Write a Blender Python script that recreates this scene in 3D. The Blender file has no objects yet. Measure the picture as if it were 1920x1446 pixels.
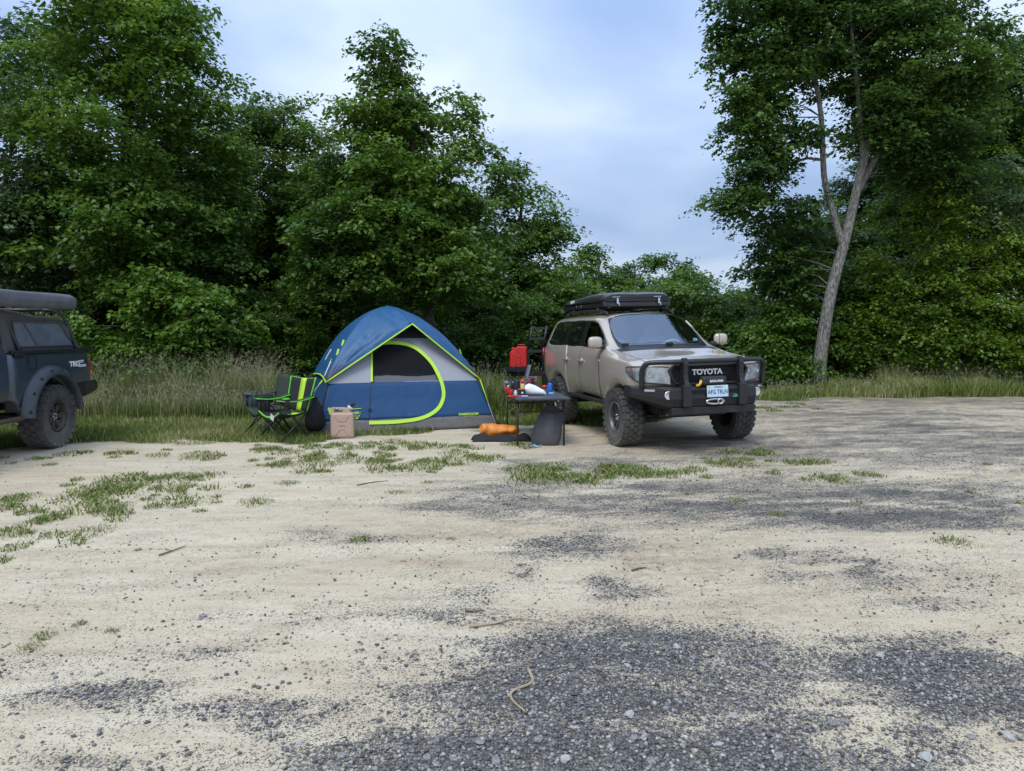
import bpy, bmesh, math, random
import numpy as np
from mathutils import Vector, Matrix
R = math.radians
random.seed(7); RNG = np.random.default_rng(11)
scene = bpy.context.scene
COL = scene.collection

# ------------------------------------------------------------------ camera, sky, sun, exposure
CAM_H, PITCH, FPX = 1.6, R(4.1), 1350.0          # eye height, downward tilt, focal length in photo pixels (1920 wide)
cam_d = bpy.data.cameras.new('camera'); cam = bpy.data.objects.new('camera', cam_d); COL.objects.link(cam)
cam.location = (0, 0, CAM_H); cam.rotation_euler = (math.pi/2 - PITCH, 0, 0)
cam_d.sensor_fit = 'HORIZONTAL'; cam_d.sensor_width = 36.0; cam_d.lens = 36.0*FPX/1920
cam_d.clip_start = 0.05; cam_d.clip_end = 6000
scene.camera = cam
SUN_EL, SUN_AZ = R(56), R(205)                    # azimuth clockwise from +Y
world = bpy.data.worlds.new('World'); scene.world = world; world.use_nodes = True
def build_world():
    nt = world.node_tree; nd, lk = nt.nodes, nt.links
    nd.clear()
    def N(t, **k):
        n = nd.new(t)
        for a, b in k.items(): setattr(n, a, b)
        return n
    out = N('ShaderNodeOutputWorld'); bg = N('ShaderNodeBackground'); lk.new(bg.outputs[0], out.inputs[0])
    sky = N('ShaderNodeTexSky', sky_type='NISHITA', sun_disc=False, sun_elevation=SUN_EL, sun_rotation=SUN_AZ)
    tc = N('ShaderNodeTexCoord'); sep = N('ShaderNodeSeparateXYZ'); lk.new(tc.outputs['Generated'], sep.inputs[0])
    zc = N('ShaderNodeMath', operation='MAXIMUM'); lk.new(sep.outputs[2], zc.inputs[0]); zc.inputs[1].default_value = 0.0
    za = N('ShaderNodeMath', operation='ADD'); lk.new(zc.outputs[0], za.inputs[0]); za.inputs[1].default_value = 0.22
    dv = N('ShaderNodeVectorMath', operation='DIVIDE'); lk.new(tc.outputs['Generated'], dv.inputs[0])
    cb = N('ShaderNodeCombineXYZ')
    for i in range(3): lk.new(za.outputs[0], cb.inputs[i])
    lk.new(cb.outputs[0], dv.inputs[1])
    mp = N('ShaderNodeMapping'); lk.new(dv.outputs[0], mp.inputs[0])
    mp.inputs['Location'].default_value = (3.35, 1.7, 0); mp.inputs['Scale'].default_value = (0.8, 1.0, 0.0)
    n1 = N('ShaderNodeTexNoise'); n1.inputs['Scale'].default_value = 1.15; n1.inputs['Detail'].default_value = 5; n1.inputs['Roughness'].default_value = .45; n1.inputs['Distortion'].default_value = .35
    lk.new(mp.outputs[0], n1.inputs['Vector'])
    r1 = N('ShaderNodeValToRGB'); lk.new(n1.outputs['Fac'], r1.inputs[0])
    el = r1.color_ramp.elements
    el[0].position = .36; el[0].color = (.25, .355, .57, 1)
    el[1].position = .64; el[1].color = (.565, .655, .78, 1)
    e = el.new(.50); e.color = (.395, .505, .70, 1)
    # overcast luminance: brighter to the zenith
    g = N('ShaderNodeMapRange'); lk.new(zc.outputs[0], g.inputs[0])
    g.inputs[1].default_value = 0; g.inputs[2].default_value = 1; g.inputs[3].default_value = .86; g.inputs[4].default_value = 2.1
    mul = N('ShaderNodeMix', data_type='RGBA', blend_type='MULTIPLY'); mul.inputs[0].default_value = 1
    lk.new(r1.outputs[0], mul.inputs[6]); lk.new(g.outputs[0], mul.inputs[7])
    # thin haze towards the horizon
    hz = N('ShaderNodeMapRange'); lk.new(zc.outputs[0], hz.inputs[0])
    hz.inputs[1].default_value = 0; hz.inputs[2].default_value = .28; hz.inputs[3].default_value = .70; hz.inputs[4].default_value = 0
    mh = N('ShaderNodeMix', data_type='RGBA'); lk.new(hz.outputs[0], mh.inputs[0]); lk.new(mul.outputs[2], mh.inputs[6]); mh.inputs[7].default_value = (.335, .435, .62, 1)
    # a little of the clear sky above the cloud sheet
    sm = N('ShaderNodeMix', data_type='RGBA', blend_type='MULTIPLY'); sm.inputs[0].default_value = 1; lk.new(sky.outputs[0], sm.inputs[6]); sm.inputs[7].default_value = (.10, .10, .10, 1)
    mx = N('ShaderNodeMix', data_type='RGBA'); mx.inputs[0].default_value = .88
    lk.new(sm.outputs[2], mx.inputs[6]); lk.new(mh.outputs[2], mx.inputs[7])
    lk.new(mx.outputs[2], bg.inputs[0]); bg.inputs[1].default_value = 1.0
build_world()
sun_d = bpy.data.lights.new('sun', 'SUN'); sun_d.energy = 1.5; sun_d.angle = R(24); sun_d.color = (1, .95, .87)
sun = bpy.data.objects.new('sun', sun_d); COL.objects.link(sun)
sdir = Vector((math.sin(SUN_AZ)*math.cos(SUN_EL), math.cos(SUN_AZ)*math.cos(SUN_EL), math.sin(SUN_EL)))
sun.rotation_euler = (-sdir).to_track_quat('-Z', 'Y').to_euler(); sun.location = sdir*40
vs = scene.view_settings; vs.view_transform = 'Standard'; vs.look = 'None'; vs.exposure = 0.40; vs.gamma = 1
scene.render.engine = 'CYCLES'
scene.cycles.max_bounces = 5; scene.cycles.transparent_max_bounces = 5; scene.cycles.diffuse_bounces = 2; scene.cycles.transmission_bounces = 4; scene.cycles.glossy_bounces = 3

# ------------------------------------------------------------------ pixel <-> world helpers
CP, SP = math.cos(PITCH), math.sin(PITCH)
def ground_pt(u, v, z=0.0):
    a = (u-960)/FPX; b = (723-v)/FPX
    dz = -SP + b*CP; dy = CP + b*SP; t = (z-CAM_H)/dz
    return Vector((a*t, dy*t, z))
def at(u, v, Y):                                  # the point of that pixel's ray on the vertical plane y = Y
    a = (u-960)/FPX; b = (723-v)/FPX
    dz = -SP + b*CP; dy = CP + b*SP; t = Y/dy
    return Vector((a*t, Y, CAM_H+dz*t))

# ------------------------------------------------------------------ tagging and object helpers
def tag(o, label=None, cat=None, group=None, kind=None):
    if label: o['label'] = label
    if cat: o['category'] = cat
    if group: o['group'] = group
    if kind: o['kind'] = kind
    return o
def empty(name, loc=(0, 0, 0), rz=0, label=None, cat=None, group=None):
    o = bpy.data.objects.new(name, None); COL.objects.link(o)
    o.location = loc; o.rotation_euler = (0, 0, rz); o.empty_display_size = .1
    return tag(o, label, cat, group)
def link(name, me, mat=None, parent=None):
    o = bpy.data.objects.new(name, me); COL.objects.link(o)
    if mat is not None:
        me.materials.clear()
        for m in (mat if isinstance(mat, (list, tuple)) else [mat]): me.materials.append(m)
    if parent is not None: o.parent = parent
    return o
def copy_tree(o, parent=None):
    c = o.copy(); COL.objects.link(c); c.parent = parent
    for ch in list(o.children): copy_tree(ch, c)
    return c
def np_mesh(name, co, faces, k, attrs=None, smooth=False):
    """co (n,3); faces (m,k) all with k corners; attrs {name: per-vertex float array}"""
    me = bpy.data.meshes.new(name); n, m = len(co), len(faces)
    me.vertices.add(n); me.vertices.foreach_set('co', np.ascontiguousarray(co, np.float32).ravel())
    me.loops.add(m*k); me.loops.foreach_set('vertex_index', np.ascontiguousarray(faces, np.int32).ravel())
    me.polygons.add(m); me.polygons.foreach_set('loop_start', np.arange(0, m*k, k, dtype=np.int32))
    if smooth: me.polygons.foreach_set('use_smooth', np.ones(m, bool))
    for a, v in (attrs or {}).items():
        at_ = me.attributes.new(a, 'FLOAT', 'POINT'); at_.data.foreach_set('value', np.ascontiguousarray(v, np.float32))
    me.update(calc_edges=True); return me

class MB:
    """collects shapes into one mesh"""
    def __init__(s): s.v = []; s.f = []; s.mi = []; s.sm = []
    def add(s, vs, fs, mi=0, smooth=False):
        o = len(s.v); s.v += [tuple(p) for p in vs]
        for f in fs: s.f.append([i+o for i in f]); s.mi.append(mi); s.sm.append(smooth)
        return s
    def box(s, c, d, rot=None, mi=0, bevel=0, M=None):
        hx, hy, hz = d[0]/2, d[1]/2, d[2]/2
        if bevel:
            b = min(bevel, hx*.95, hy*.95, hz*.95); bm = bmesh.new()
            bmesh.ops.create_cube(bm, size=1)
            for q in bm.verts: q.co = Vector((q.co.x*2*hx, q.co.y*2*hy, q.co.z*2*hz))
            bmesh.ops.bevel(bm, geom=bm.edges[:], offset=b, segments=2, affect='EDGES', profile=.5)
            bm.verts.index_update(); vs = [q.co.copy() for q in bm.verts]; fs = [[q.index for q in f.verts] for f in bm.faces]; bm.free(); smf = True
        else:
            vs = [Vector((x, y, z)) for x in (-hx, hx) for y in (-hy, hy) for z in (-hz, hz)]
            fs = [(0, 1, 3, 2), (4, 6, 7, 5), (0, 4, 5, 1), (2, 3, 7, 6), (0, 2, 6, 4), (1, 5, 7, 3)]; smf = False
        T = Matrix.Translation(Vector(c))
        if rot is not None: T = T @ (rot.to_4x4() if isinstance(rot, Matrix) else Matrix.Rotation(rot, 4, 'Z'))
        if M is not None: T = M @ T
        return s.add([T @ p for p in vs], fs, mi, False)
    def tube(s, pts, r, n=8, mi=0, cap=True, smooth=True, closed=False):
        pts = [Vector(p) for p in pts]; m = len(pts)
        rr = r if isinstance(r, (list, tuple)) else [r]*m
        tans = []
        for i in range(m):
            if closed: t = pts[(i+1) % m]-pts[i-1]
            else: t = pts[min(i+1, m-1)]-pts[max(i-1, 0)]
            tans.append(t.normalized() if t.length > 1e-9 else Vector((0, 0, 1)))
        ref = Vector((0, 0, 1)) if abs(tans[0].z) < .9 else Vector((1, 0, 0))
        x = tans[0].cross(ref).normalized(); vs = []
        for i in range(m):
            x = (x - tans[i]*x.dot(tans[i])).normalized(); y = tans[i].cross(x)
            for k in range(n):
                a = 2*math.pi*k/n; vs.append(pts[i] + (x*math.cos(a)+y*math.sin(a))*rr[i])
        fs = []
        for i in range(m if closed else m-1):
            j = (i+1) % m
            for k in range(n): fs.append((i*n+k, i*n+(k+1) % n, j*n+(k+1) % n, j*n+k))
        s.add(vs, fs, mi, smooth)
        if cap and not closed:
            o = len(s.v)-len(vs)
            s.f.append([o+k for k in range(n)][::-1]); s.mi.append(mi); s.sm.append(False)
            s.f.append([o+(m-1)*n+k for k in range(n)]); s.mi.append(mi); s.sm.append(False)
        return s
    def lathe(s, prof, n=24, axis='Z', c=(0, 0, 0), mi=0, smooth=True, M=None, caps=True):
        vs = []
        for (r, h) in prof:
            for k in range(n):
                a = 2*math.pi*k/n; q = (r*math.cos(a), r*math.sin(a), h)
                if axis == 'Y': q = (q[0], q[2], q[1])
                if axis == 'X': q = (q[2], q[0], q[1])
                p = Vector(q)+Vector(c); vs.append(M @ p if M is not None else p)
        fs = []
        for i in range(len(prof)-1):
            for k in range(n): fs.append((i*n+k, i*n+(k+1) % n, (i+1)*n+(k+1) % n, (i+1)*n+k))
        if caps:
            if prof[0][0] > 1e-6: fs.append([k for k in range(n)][::-1])
            if prof[-1][0] > 1e-6: fs.append([(len(prof)-1)*n+k for k in range(n)])
        return s.add(vs, fs, mi, smooth)
    def prism(s, outline, d, M=None, mi=0):
        """outline: 2D points (x,z) extruded along +Y from 0 to d, then M"""
        n = len(outline); vs = [Vector((x, 0, z)) for x, z in outline]+[Vector((x, d, z)) for x, z in outline]
        if M is not None: vs = [M @ p for p in vs]
        fs = [list(range(n)), list(range(n, 2*n))[::-1]]+[(i, i+n, (i+1) % n+n, (i+1) % n) for i in range(n)]
        return s.add(vs, fs, mi)
    def grid(s, P, mi=0, smooth=True, closed_u=False):
        nu, nv = len(P), len(P[0]); vs = [p for row in P for p in row]; fs = []
        for i in range(nu if closed_u else nu-1):
            for j in range(nv-1):
                k = (i+1) % nu; fs.append((i*nv+j, k*nv+j, k*nv+j+1, i*nv+j+1))
        return s.add(vs, fs, mi, smooth)
    def mesh(s, name):
        me = bpy.data.meshes.new(name); me.from_pydata(s.v, [], s.f)
        me.polygons.foreach_set('material_index', s.mi); me.polygons.foreach_set('use_smooth', s.sm)
        me.update()
        bm = bmesh.new(); bm.from_mesh(me); bmesh.ops.recalc_face_normals(bm, faces=bm.faces); bm.to_mesh(me); bm.free()
        return me
    def build(s, name, mat, parent=None):
        return link(name, s.mesh(name), mat, parent)
def bevel_mod(o, w=.01, seg=2):
    m = o.modifiers.new('bevel', 'BEVEL'); m.width = w; m.segments = seg; m.limit_method = 'ANGLE'; m.angle_limit = R(40); return o
def solid_mod(o, t=.004, off=-1):
    m = o.modifiers.new('solid', 'SOLIDIFY'); m.thickness = t; m.offset = off; return o
def subsurf(o, l=2):
    m = o.modifiers.new('sub', 'SUBSURF'); m.levels = l; m.render_levels = l; return o
def chaikin(pts, it=2, closed=False):
    pts = [Vector(p) for p in pts]
    for _ in range(it):
        q = [] if closed else [pts[0]]
        for i in range(len(pts) if closed else len(pts)-1):
            a, b = pts[i], pts[(i+1) % len(pts)]; q += [a*.75+b*.25, a*.25+b*.75]
        if not closed: q.append(pts[-1])
        pts = q
    return pts
def spline(pts, n=24):                            # Catmull-Rom
    P = [Vector(p) for p in pts]; P = [P[0]*2-P[1]]+P+[P[-1]*2-P[-2]]; out = []
    m = len(P)-3
    for i in range(m):
        for k in range(n//m+1):
            t = k/(n//m+1); a, b, c, d = P[i:i+4]
            out.append(.5*((2*b)+(c-a)*t+(2*a-5*b+4*c-d)*t*t+(3*b-a-3*c+d)*t**3))
    out.append(P[-2]); return out
def text_mesh(name, body, size, mat, parent, M, extrude=.002, bold=0.0, sx=1.0):
    cu = bpy.data.curves.new(name, 'FONT'); cu.body = body; cu.size = size; cu.extrude = extrude; cu.align_x = 'CENTER'; cu.align_y = 'CENTER'; cu.offset = bold; cu.resolution_u = 3
    t = bpy.data.objects.new(name+'_c', cu); COL.objects.link(t)
    bpy.context.view_layer.update()
    me = bpy.data.meshes.new_from_object(t.evaluated_get(bpy.context.evaluated_depsgraph_get())); bpy.data.objects.remove(t)
    me.transform(Matrix.Diagonal((sx, 1, 1, 1))); me.transform(M); me.name = name
    return link(name, me, mat, parent)

# ------------------------------------------------------------------ materials
MAT = {}
def pm(name, col, rough=.5, metal=0, noise=None, bump=None, spec=.5, coat=0, dirt=None, wave=None):
    """principled material; noise=(scale, amount, second colour) bump=(scale, strength) dirt=(height m, colour, amount)"""
    m = bpy.data.materials.new(name); m.use_nodes = True; nt = m.node_tree; nd, lk = nt.nodes, nt.links
    b = nd['Principled BSDF']; b.inputs['Base Color'].default_value = (*col, 1); b.inputs['Roughness'].default_value = rough
    b.inputs['Metallic'].default_value = metal; b.inputs['Specular IOR Level'].default_value = spec; b.inputs['Coat Weight'].default_value = coat
    tc = nd.new('ShaderNodeTexCoord'); last = None
    if noise:
        n = nd.new('ShaderNodeTexNoise'); n.inputs['Scale'].default_value = noise[0]; n.inputs['Detail'].default_value = 5; lk.new(tc.outputs['Object'], n.inputs['Vector'])
        mr = nd.new('ShaderNodeMapRange'); lk.new(n.outputs['Fac'], mr.inputs[0]); mr.inputs[1].default_value = .38; mr.inputs[2].default_value = .68; mr.inputs[4].default_value = noise[1]
        mx = nd.new('ShaderNodeMix'); mx.data_type = 'RGBA'; lk.new(mr.outputs[0], mx.inputs[0]); mx.inputs[6].default_value = (*col, 1); mx.inputs[7].default_value = (*noise[2], 1)
        last = mx.outputs[2]
    if dirt:
        ge = nd.new('ShaderNodeNewGeometry'); sp = nd.new('ShaderNodeSeparateXYZ'); lk.new(ge.outputs['Position'], sp.inputs[0])
        n2 = nd.new('ShaderNodeTexNoise'); n2.inputs['Scale'].default_value = 9; n2.inputs['Detail'].default_value = 6; lk.new(tc.outputs['Object'], n2.inputs['Vector'])
        ma = nd.new('ShaderNodeMath'); ma.operation = 'MULTIPLY_ADD'; lk.new(n2.outputs['Fac'], ma.inputs[0]); ma.inputs[1].default_value = dirt[0]*1.2; lk.new(sp.outputs[2], ma.inputs[2])
        m2 = nd.new('ShaderNodeMapRange'); lk.new(ma.outputs[0], m2.inputs[0]); m2.inputs[1].default_value = dirt[0]*.5; m2.inputs[2].default_value = dirt[0]*1.6; m2.inputs[3].default_value = dirt[2]; m2.inputs[4].default_value = 0
        mx2 = nd.new('ShaderNodeMix'); mx2.data_type = 'RGBA'; lk.new(m2.outputs[0], mx2.inputs[0])
        if last: lk.new(last, mx2.inputs[6])
        else: mx2.inputs[6].default_value = (*col, 1)
        mx2.inputs[7].default_value = (*dirt[1], 1); last = mx2.outputs[2]
        rr = nd.new('ShaderNodeMix'); lk.new(m2.outputs[0], rr.inputs[0]); rr.inputs[2].default_value = rough; rr.inputs[3].default_value = .9; lk.new(rr.outputs[0], b.inputs['Roughness'])
    if last: lk.new(last, b.inputs['Base Color'])
    if bump:
        n = nd.new('ShaderNodeTexNoise'); n.inputs['Scale'].default_value = bump[0]; n.inputs['Detail'].default_value = 4; lk.new(tc.outputs['Object'], n.inputs['Vector'])
        bp = nd.new('ShaderNodeBump'); bp.inputs['Strength'].default_value = bump[1]; bp.inputs['Distance'].default_value = .02; lk.new(n.outputs['Fac'], bp.inputs['Height']); lk.new(bp.outputs[0], b.inputs['Normal'])
    MAT[name] = m; return m
def leaf_mat(name, dark, mid, light, transl=.35):
    m = bpy.data.materials.new(name); m.use_nodes = True; nt = m.node_tree; nd, lk = nt.nodes, nt.links
    b = nd['Principled BSDF']; out = nd['Material Output']
    a = nd.new('ShaderNodeAttribute'); a.attribute_name = 'tone'
    r = nd.new('ShaderNodeValToRGB'); lk.new(a.outputs['Fac'], r.inputs[0]); el = r.color_ramp.elements
    el[0].position = 0; el[0].color = (*dark, 1); el[1].position = 1; el[1].color = (*light, 1); e = el.new(.5); e.color = (*mid, 1)
    lk.new(r.outputs[0], b.inputs['Base Color']); b.inputs['Roughness'].default_value = .42; b.inputs['Specular IOR Level'].default_value = .35
    t = nd.new('ShaderNodeBsdfTranslucent'); hs = nd.new('ShaderNodeHueSaturation'); hs.inputs['Hue'].default_value = .485; hs.inputs['Saturation'].default_value = 1.1; hs.inputs['Value'].default_value = 1.3
    lk.new(r.outputs[0], hs.inputs['Color']); lk.new(hs.outputs[0], t.inputs[0])
    mx = nd.new('ShaderNodeMixShader'); mx.inputs[0].default_value = transl; lk.new(b.outputs[0], mx.inputs[1]); lk.new(t.outputs[0], mx.inputs[2]); lk.new(mx.outputs[0], out.inputs[0])
    MAT[name] = m; return m
# ------------------------------------------------------------------ value noise for layout
_perm = np.random.default_rng(5).random((256, 256))
def vnoise(x, y):
    xi = np.floor(x).astype(int); yi = np.floor(y).astype(int); fx = x-xi; fy = y-yi
    fx = fx*fx*(3-2*fx); fy = fy*fy*(3-2*fy)
    g = lambda a, b: _perm[a % 256, b % 256]
    return (g(xi, yi)*(1-fx)+g(xi+1, yi)*fx)*(1-fy)+(g(xi, yi+1)*(1-fx)+g(xi+1, yi+1)*fx)*fy
def fbm(x, y, o=4):
    s = 0; a = .5; t = 0
    for i in range(o): s = s+a*vnoise(x*2**i+17*i, y*2**i+31*i); t += a; a *= .5
    return s/t
# patches read from the photograph (pixel centre and radii) laid down on the ground as ellipses in metres
def patch(cx, cy, rx, ry, w):
    c = ground_pt(cx, cy); e = ground_pt(cx+rx, cy); n = ground_pt(cx, cy+ry); f = ground_pt(cx, cy-ry)
    return (c.x, (n.y+f.y)/2, e.x-c.x, abs(f.y-n.y)/2, w)
GRAVEL = [patch(*p) for p in [
 (1250, 1225, 150, 45, 1.0), (1230, 1330, 360, 85, 1.05), (1000, 1440, 480, 55, 1.35), (1350, 1400, 260, 60, .85), (1750, 1265, 190, 55, .95), (1870, 1330, 130, 60, .9),
 (1500, 1410, 160, 50, .5), (230, 1305, 140, 18, .62), (470, 1328, 110, 24, .62), (570, 1325, 110, 28, .3), (1085, 1018, 95, 24, .85), (1180, 1102, 48, 16, 1.0), (960, 1070, 38, 14, .95),
 (1610, 1068, 45, 17, .8), (1750, 1095, 170, 30, .55), (1760, 1150, 80, 15, .5), (1510, 1045, 55, 12, .6), (1430, 1075, 60, 14, .45), (1200, 925, 260, 38, .8), (1320, 965, 200, 22, .75), (1650, 950, 260, 38, .75), (1570, 985, 170, 16, 1.0),
 (1880, 975, 140, 38, .75), (1700, 840, 420, 75, .26), (1900, 880, 200, 90, .34), (1000, 965, 120, 20, .55), (840, 940, 110, 30, .55), (1300, 845, 130, 18, .55), (870, 1125, 140, 40, .35), (760, 1235, 180, 45, .22),
 (900, 1290, 150, 50, .4), (330, 1230, 130, 18, .32), (60, 1250, 90, 16, .25), (990, 812, 75, 9, .9), (1480, 850, 160, 30, .5), (770, 1400, 160, 40, .3), (150, 1425, 120, 14, .25), (1700, 1400, 170, 40, .55), (690, 1010, 120, 14, .35), (800, 1160, 90, 14, .55),
 (1090, 870, 200, 12, .5), (1240, 1190, 120, 25, .55), (1120, 1200, 130, 22, .6), (640, 1160, 120, 14, .5), (1780, 1290, 120, 60, .6), (1040, 1250, 110, 40, .5)]]
BROWN = [patch(*p) for p in [(470, 1067, 70, 14, .9), (770, 1055, 140, 14, .7), (1190, 1058, 70, 26, 1.0), (1290, 1035, 110, 26, .8), (1500, 1100, 300, 60, .45), (1100, 985, 500, 30, .45), (1300, 1150, 300, 40, .4), (300, 1200, 500, 25, .25), (120, 1075, 160, 20, .5), (850, 1000, 160, 20, .5),
 (1700, 762, 260, 9, .9), (1500, 790, 130, 14, .6), (1100, 850, 130, 14, .6), (1130, 1165, 160, 14, .5)]]
def blobs(L, x, y):
    k = np.clip(y, 2, 14)*.05; wx = x+k*2*(fbm(x*2.2+3, y*3.0, 5)-.5)*2; wy = y+k*(fbm(x*2.0+40, y*4+9, 5)-.5)*2
    s = np.zeros_like(x)
    for cx, cy, rx, ry, w in L:
        d = ((wx-cx)/rx)**2+((wy-cy)/ry)**2
        s = s+w*np.exp(-d*.95)*.84
    return s
def grass_edge(x):                                # y where the lawn starts
    xs = [-60, -12, -7.2, -6.3, -5.2, -3.9, -3.2, -2.6, -1.2, 0.0, .8, 1.6, 2.6, 3.6, 4.6, 6.2, 7.5, 9.0, 12, 20, 60]
    ys = [7.0, 8.6, 9.75, 10.35, 10.6, 10.4, 10.6, 11.0, 11.9, 12.6, 12.6, 12.4, 12.8, 14.2, 15.6, 15.9, 16.3, 16.4, 17.0, 18.5, 26]
    return np.interp(x, xs, ys)
def ground_masks(x, y):
    e = grass_edge(x)+(fbm(x*1.3, y*1.3)-.5)*1.1
    grass = np.clip((y-e)/.5+.5, 0, 1)
    g0 = np.clip(blobs(GRAVEL, x, y), 0, 1.05)
    far = np.clip((x-2.0)/4, 0, 1)*np.clip((y-7.0)/2, 0, 1)*.40
    g0 = np.maximum(g0, far+.6*g0)
    n = .40*fbm(x*1.1+7, y*2.6+2, 4)+.35*fbm(x*4.1+3, y*8+1, 4)+.25*fbm(x*12+3, y*22+1, 3)
    m = np.clip((n-.30)/.40, 0, 1)
    gr = np.clip(g0*(.25+1.05*m)+.17*(m-.45), 0, 1.05)
    br = np.clip(blobs(BROWN, x, y)*(.4+1.2*fbm(x*1.7+90, y*3+5)), 0, 1)
    return grass, gr, br
def ground_h(x, y):
    h = .05*(fbm(x*.35+5, y*.35+50)-.5)*np.clip((y-1)/4, 0, 1)
    h = h+.014*(fbm(x*1.6, y*5.0)-.5)+.026*np.clip(x-1.0, 0, 6)+.010*(fbm(x*5, y*9, 3)-.5)*np.clip(1.4-y/10, 0, 1)
    # the grassy bank on the right beyond the gravel
    e = grass_edge(x); bank = np.clip((y-e-.2)/2.0, 0, 1); bank = bank*bank*(3-2*bank)
    h = h+bank*.42*np.clip((x-6.5)/3.0, 0, 1)
    # land falls away behind the gap between the woods
    h = h-1.2*np.clip((y-21)/14, 0, 1)*np.exp(-((x-4.5)/6)**2)
    # shallow wheel ruts
    for yc, am in ((5.3, .012), (5.75, .010), (6.9, .010), (3.9, .008)):
        h = h-am*np.exp(-((y-yc-.10*x-.12*np.sin(x*.7))/.13)**2)
    return h
def gh(x, y): return float(ground_h(np.array([float(x)]), np.array([float(y)]))[0])

def build_ground():
    xs = np.concatenate([[-3000, -900, -300, -120, -70, -45], np.arange(-32, -13, .6), np.arange(-13, 14, .085), np.arange(14, 33, .6), [45, 70, 120, 300, 900, 3000]])
    ys = [-3000, -600, -150, -40, -15, -6, -2, .5, 1.5]; y = 2.2
    while y < 22: ys.append(y); y += max(.03, .0085*y)
    while y < 60: ys.append(y); y += .9
    ys = np.array(ys+[75, 110, 200, 500, 1300, 3000])
    X, Y = np.meshgrid(xs, ys, indexing='ij'); nx, ny = X.shape
    x, y = X.ravel(), Y.ravel(); z = ground_h(x, y); z = np.where((np.abs(x) > 60) | (np.abs(y) > 80), -.9, z)
    gr, gv, br = ground_masks(x, y)
    idx = np.arange(nx*ny).reshape(nx, ny)
    F = np.stack([idx[:-1, :-1], idx[1:, :-1], idx[1:, 1:], idx[:-1, 1:]], -1).reshape(-1, 4)
    me = np_mesh('ground', np.stack([x, y, z], 1), F, 4, {'grass': gr, 'gravel': gv, 'brown': br}, smooth=True)
    m = bpy.data.materials.new('ground'); m.use_nodes = True; nt = m.node_tree; nd, lk = nt.nodes, nt.links
    b = nd['Principled BSDF']; b.inputs['Roughness'].default_value = .95; b.inputs['Specular IOR Level'].default_value = .15
    tc = nd.new('ShaderNodeTexCoord'); P = tc.outputs['Object']
    def att(n): a = nd.new('ShaderNodeAttribute'); a.attribute_name = n; return a.outputs['Fac']
    def noise(s, d=5, r=.55, vec=None):
        n = nd.new('ShaderNodeTexNoise'); n.inputs['Scale'].default_value = s; n.inputs['Detail'].default_value = d; n.inputs['Roughness'].default_value = r; lk.new(vec or P, n.inputs['Vector']); return n.outputs['Fac']
    def mr(v, a, c, lo=0, hi=1):
        n = nd.new('ShaderNodeMapRange'); lk.new(v, n.inputs[0]); n.inputs[1].default_value = a; n.inputs[2].default_value = c; n.inputs[3].default_value = lo; n.inputs[4].default_value = hi; return n.outputs[0]
    def ma(op, a, c):
        n = nd.new('ShaderNodeMath'); n.operation = op
        for i, q in enumerate((a, c)):
            if isinstance(q, (int, float)): n.inputs[i].default_value = q
            else: lk.new(q, n.inputs[i])
        return n.outputs[0]
    def mix(f, a, c):
        n = nd.new('ShaderNodeMix'); n.data_type = 'RGBA'
        if isinstance(f, (int, float)): n.inputs[0].default_value = f
        else: lk.new(f, n.inputs[0])
        for i, q in ((6, a), (7, c)):
            if isinstance(q, tuple): n.inputs[i].default_value = (*q, 1)
            else: lk.new(q, n.inputs[i])
        return n.outputs[2]
    mp = nd.new('ShaderNodeMapping'); mp.inputs['Scale'].default_value = (.45, 1.6, 1); lk.new(P, mp.inputs[0]); PS = mp.outputs[0]
    # pale stone dust
    sand = mix(mr(noise(1.1, 6, .6, PS), .35, .68), (.535, .45, .315), (.62, .545, .405))
    sand = mix(mr(noise(4, 6, .68, PS), .48, .72, 0, .75), sand, (.40, .315, .215))
    sand = mix(mr(noise(30, 5, .75), .50, .72, 0, .65), sand, (.33, .275, .195))
    sand = mix(mr(noise(85, 3, .7), .58, .72, 0, .7), sand, (.17, .155, .13))
    brown = mix(mr(noise(9, 5), .35, .7), (.27, .185, .115), (.40, .30, .20))
    sand = mix(ma('MULTIPLY', ma('MULTIPLY', att('brown'), .9), mr(noise(14, 5, .7), .3, .6)), sand, brown)
    # gravel: cells of grey stone sitting in the dust
    def vor(s, feat='F1'):
        v = nd.new('ShaderNodeTexVoronoi'); v.inputs['Scale'].default_value = s; v.feature = feat; lk.new(P, v.inputs['Vector']); return v
    def layer(s, amt, base, spread):
        v = vor(s); c = nd.new('ShaderNodeSeparateColor'); lk.new(v.outputs['Color'], c.inputs[0])
        r = nd.new('ShaderNodeValToRGB'); lk.new(c.outputs[0], r.inputs[0]); el = r.color_ramp.elements
        el[0].position = .05; el[0].color = (.085, .082, .080, 1); el[1].position = 1; el[1].color = (.47, .44, .39, 1); q = el.new(.55); q.color = (.20, .195, .19, 1); q = el.new(.85); q.color = (.32, .305, .285, 1)
        edge = vor(s, 'DISTANCE_TO_EDGE'); body = mr(edge.outputs['Distance'], .02, .14)
        thr = ma('ADD', ma('MULTIPLY', c.outputs[1], spread), ma('MULTIPLY', mr(noise(2.6, 7, .7, PS), .28, .72), 1.0-spread))
        f = mr(ma('SUBTRACT', ma('ADD', ma('MULTIPLY', att('gravel'), amt), base), thr), -.03, .03)
        return r.outputs[0], ma('MULTIPLY', f, body), f
    c1, f1, g1 = layer(150, .85, .13, .78)
    c2, f2, g2 = layer(66, .72, .015, .76)
    col = mix(ma('MULTIPLY', mr(att('gravel'), .15, .95), .40), sand, (.24, .215, .175))
    col = mix(f1, col, c1); col = mix(f2, col, c2)
    gf, joint = g2, f2
    soil = mix(mr(noise(6), .35, .65), (.075, .072, .035), (.17, .155, .085))
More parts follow.
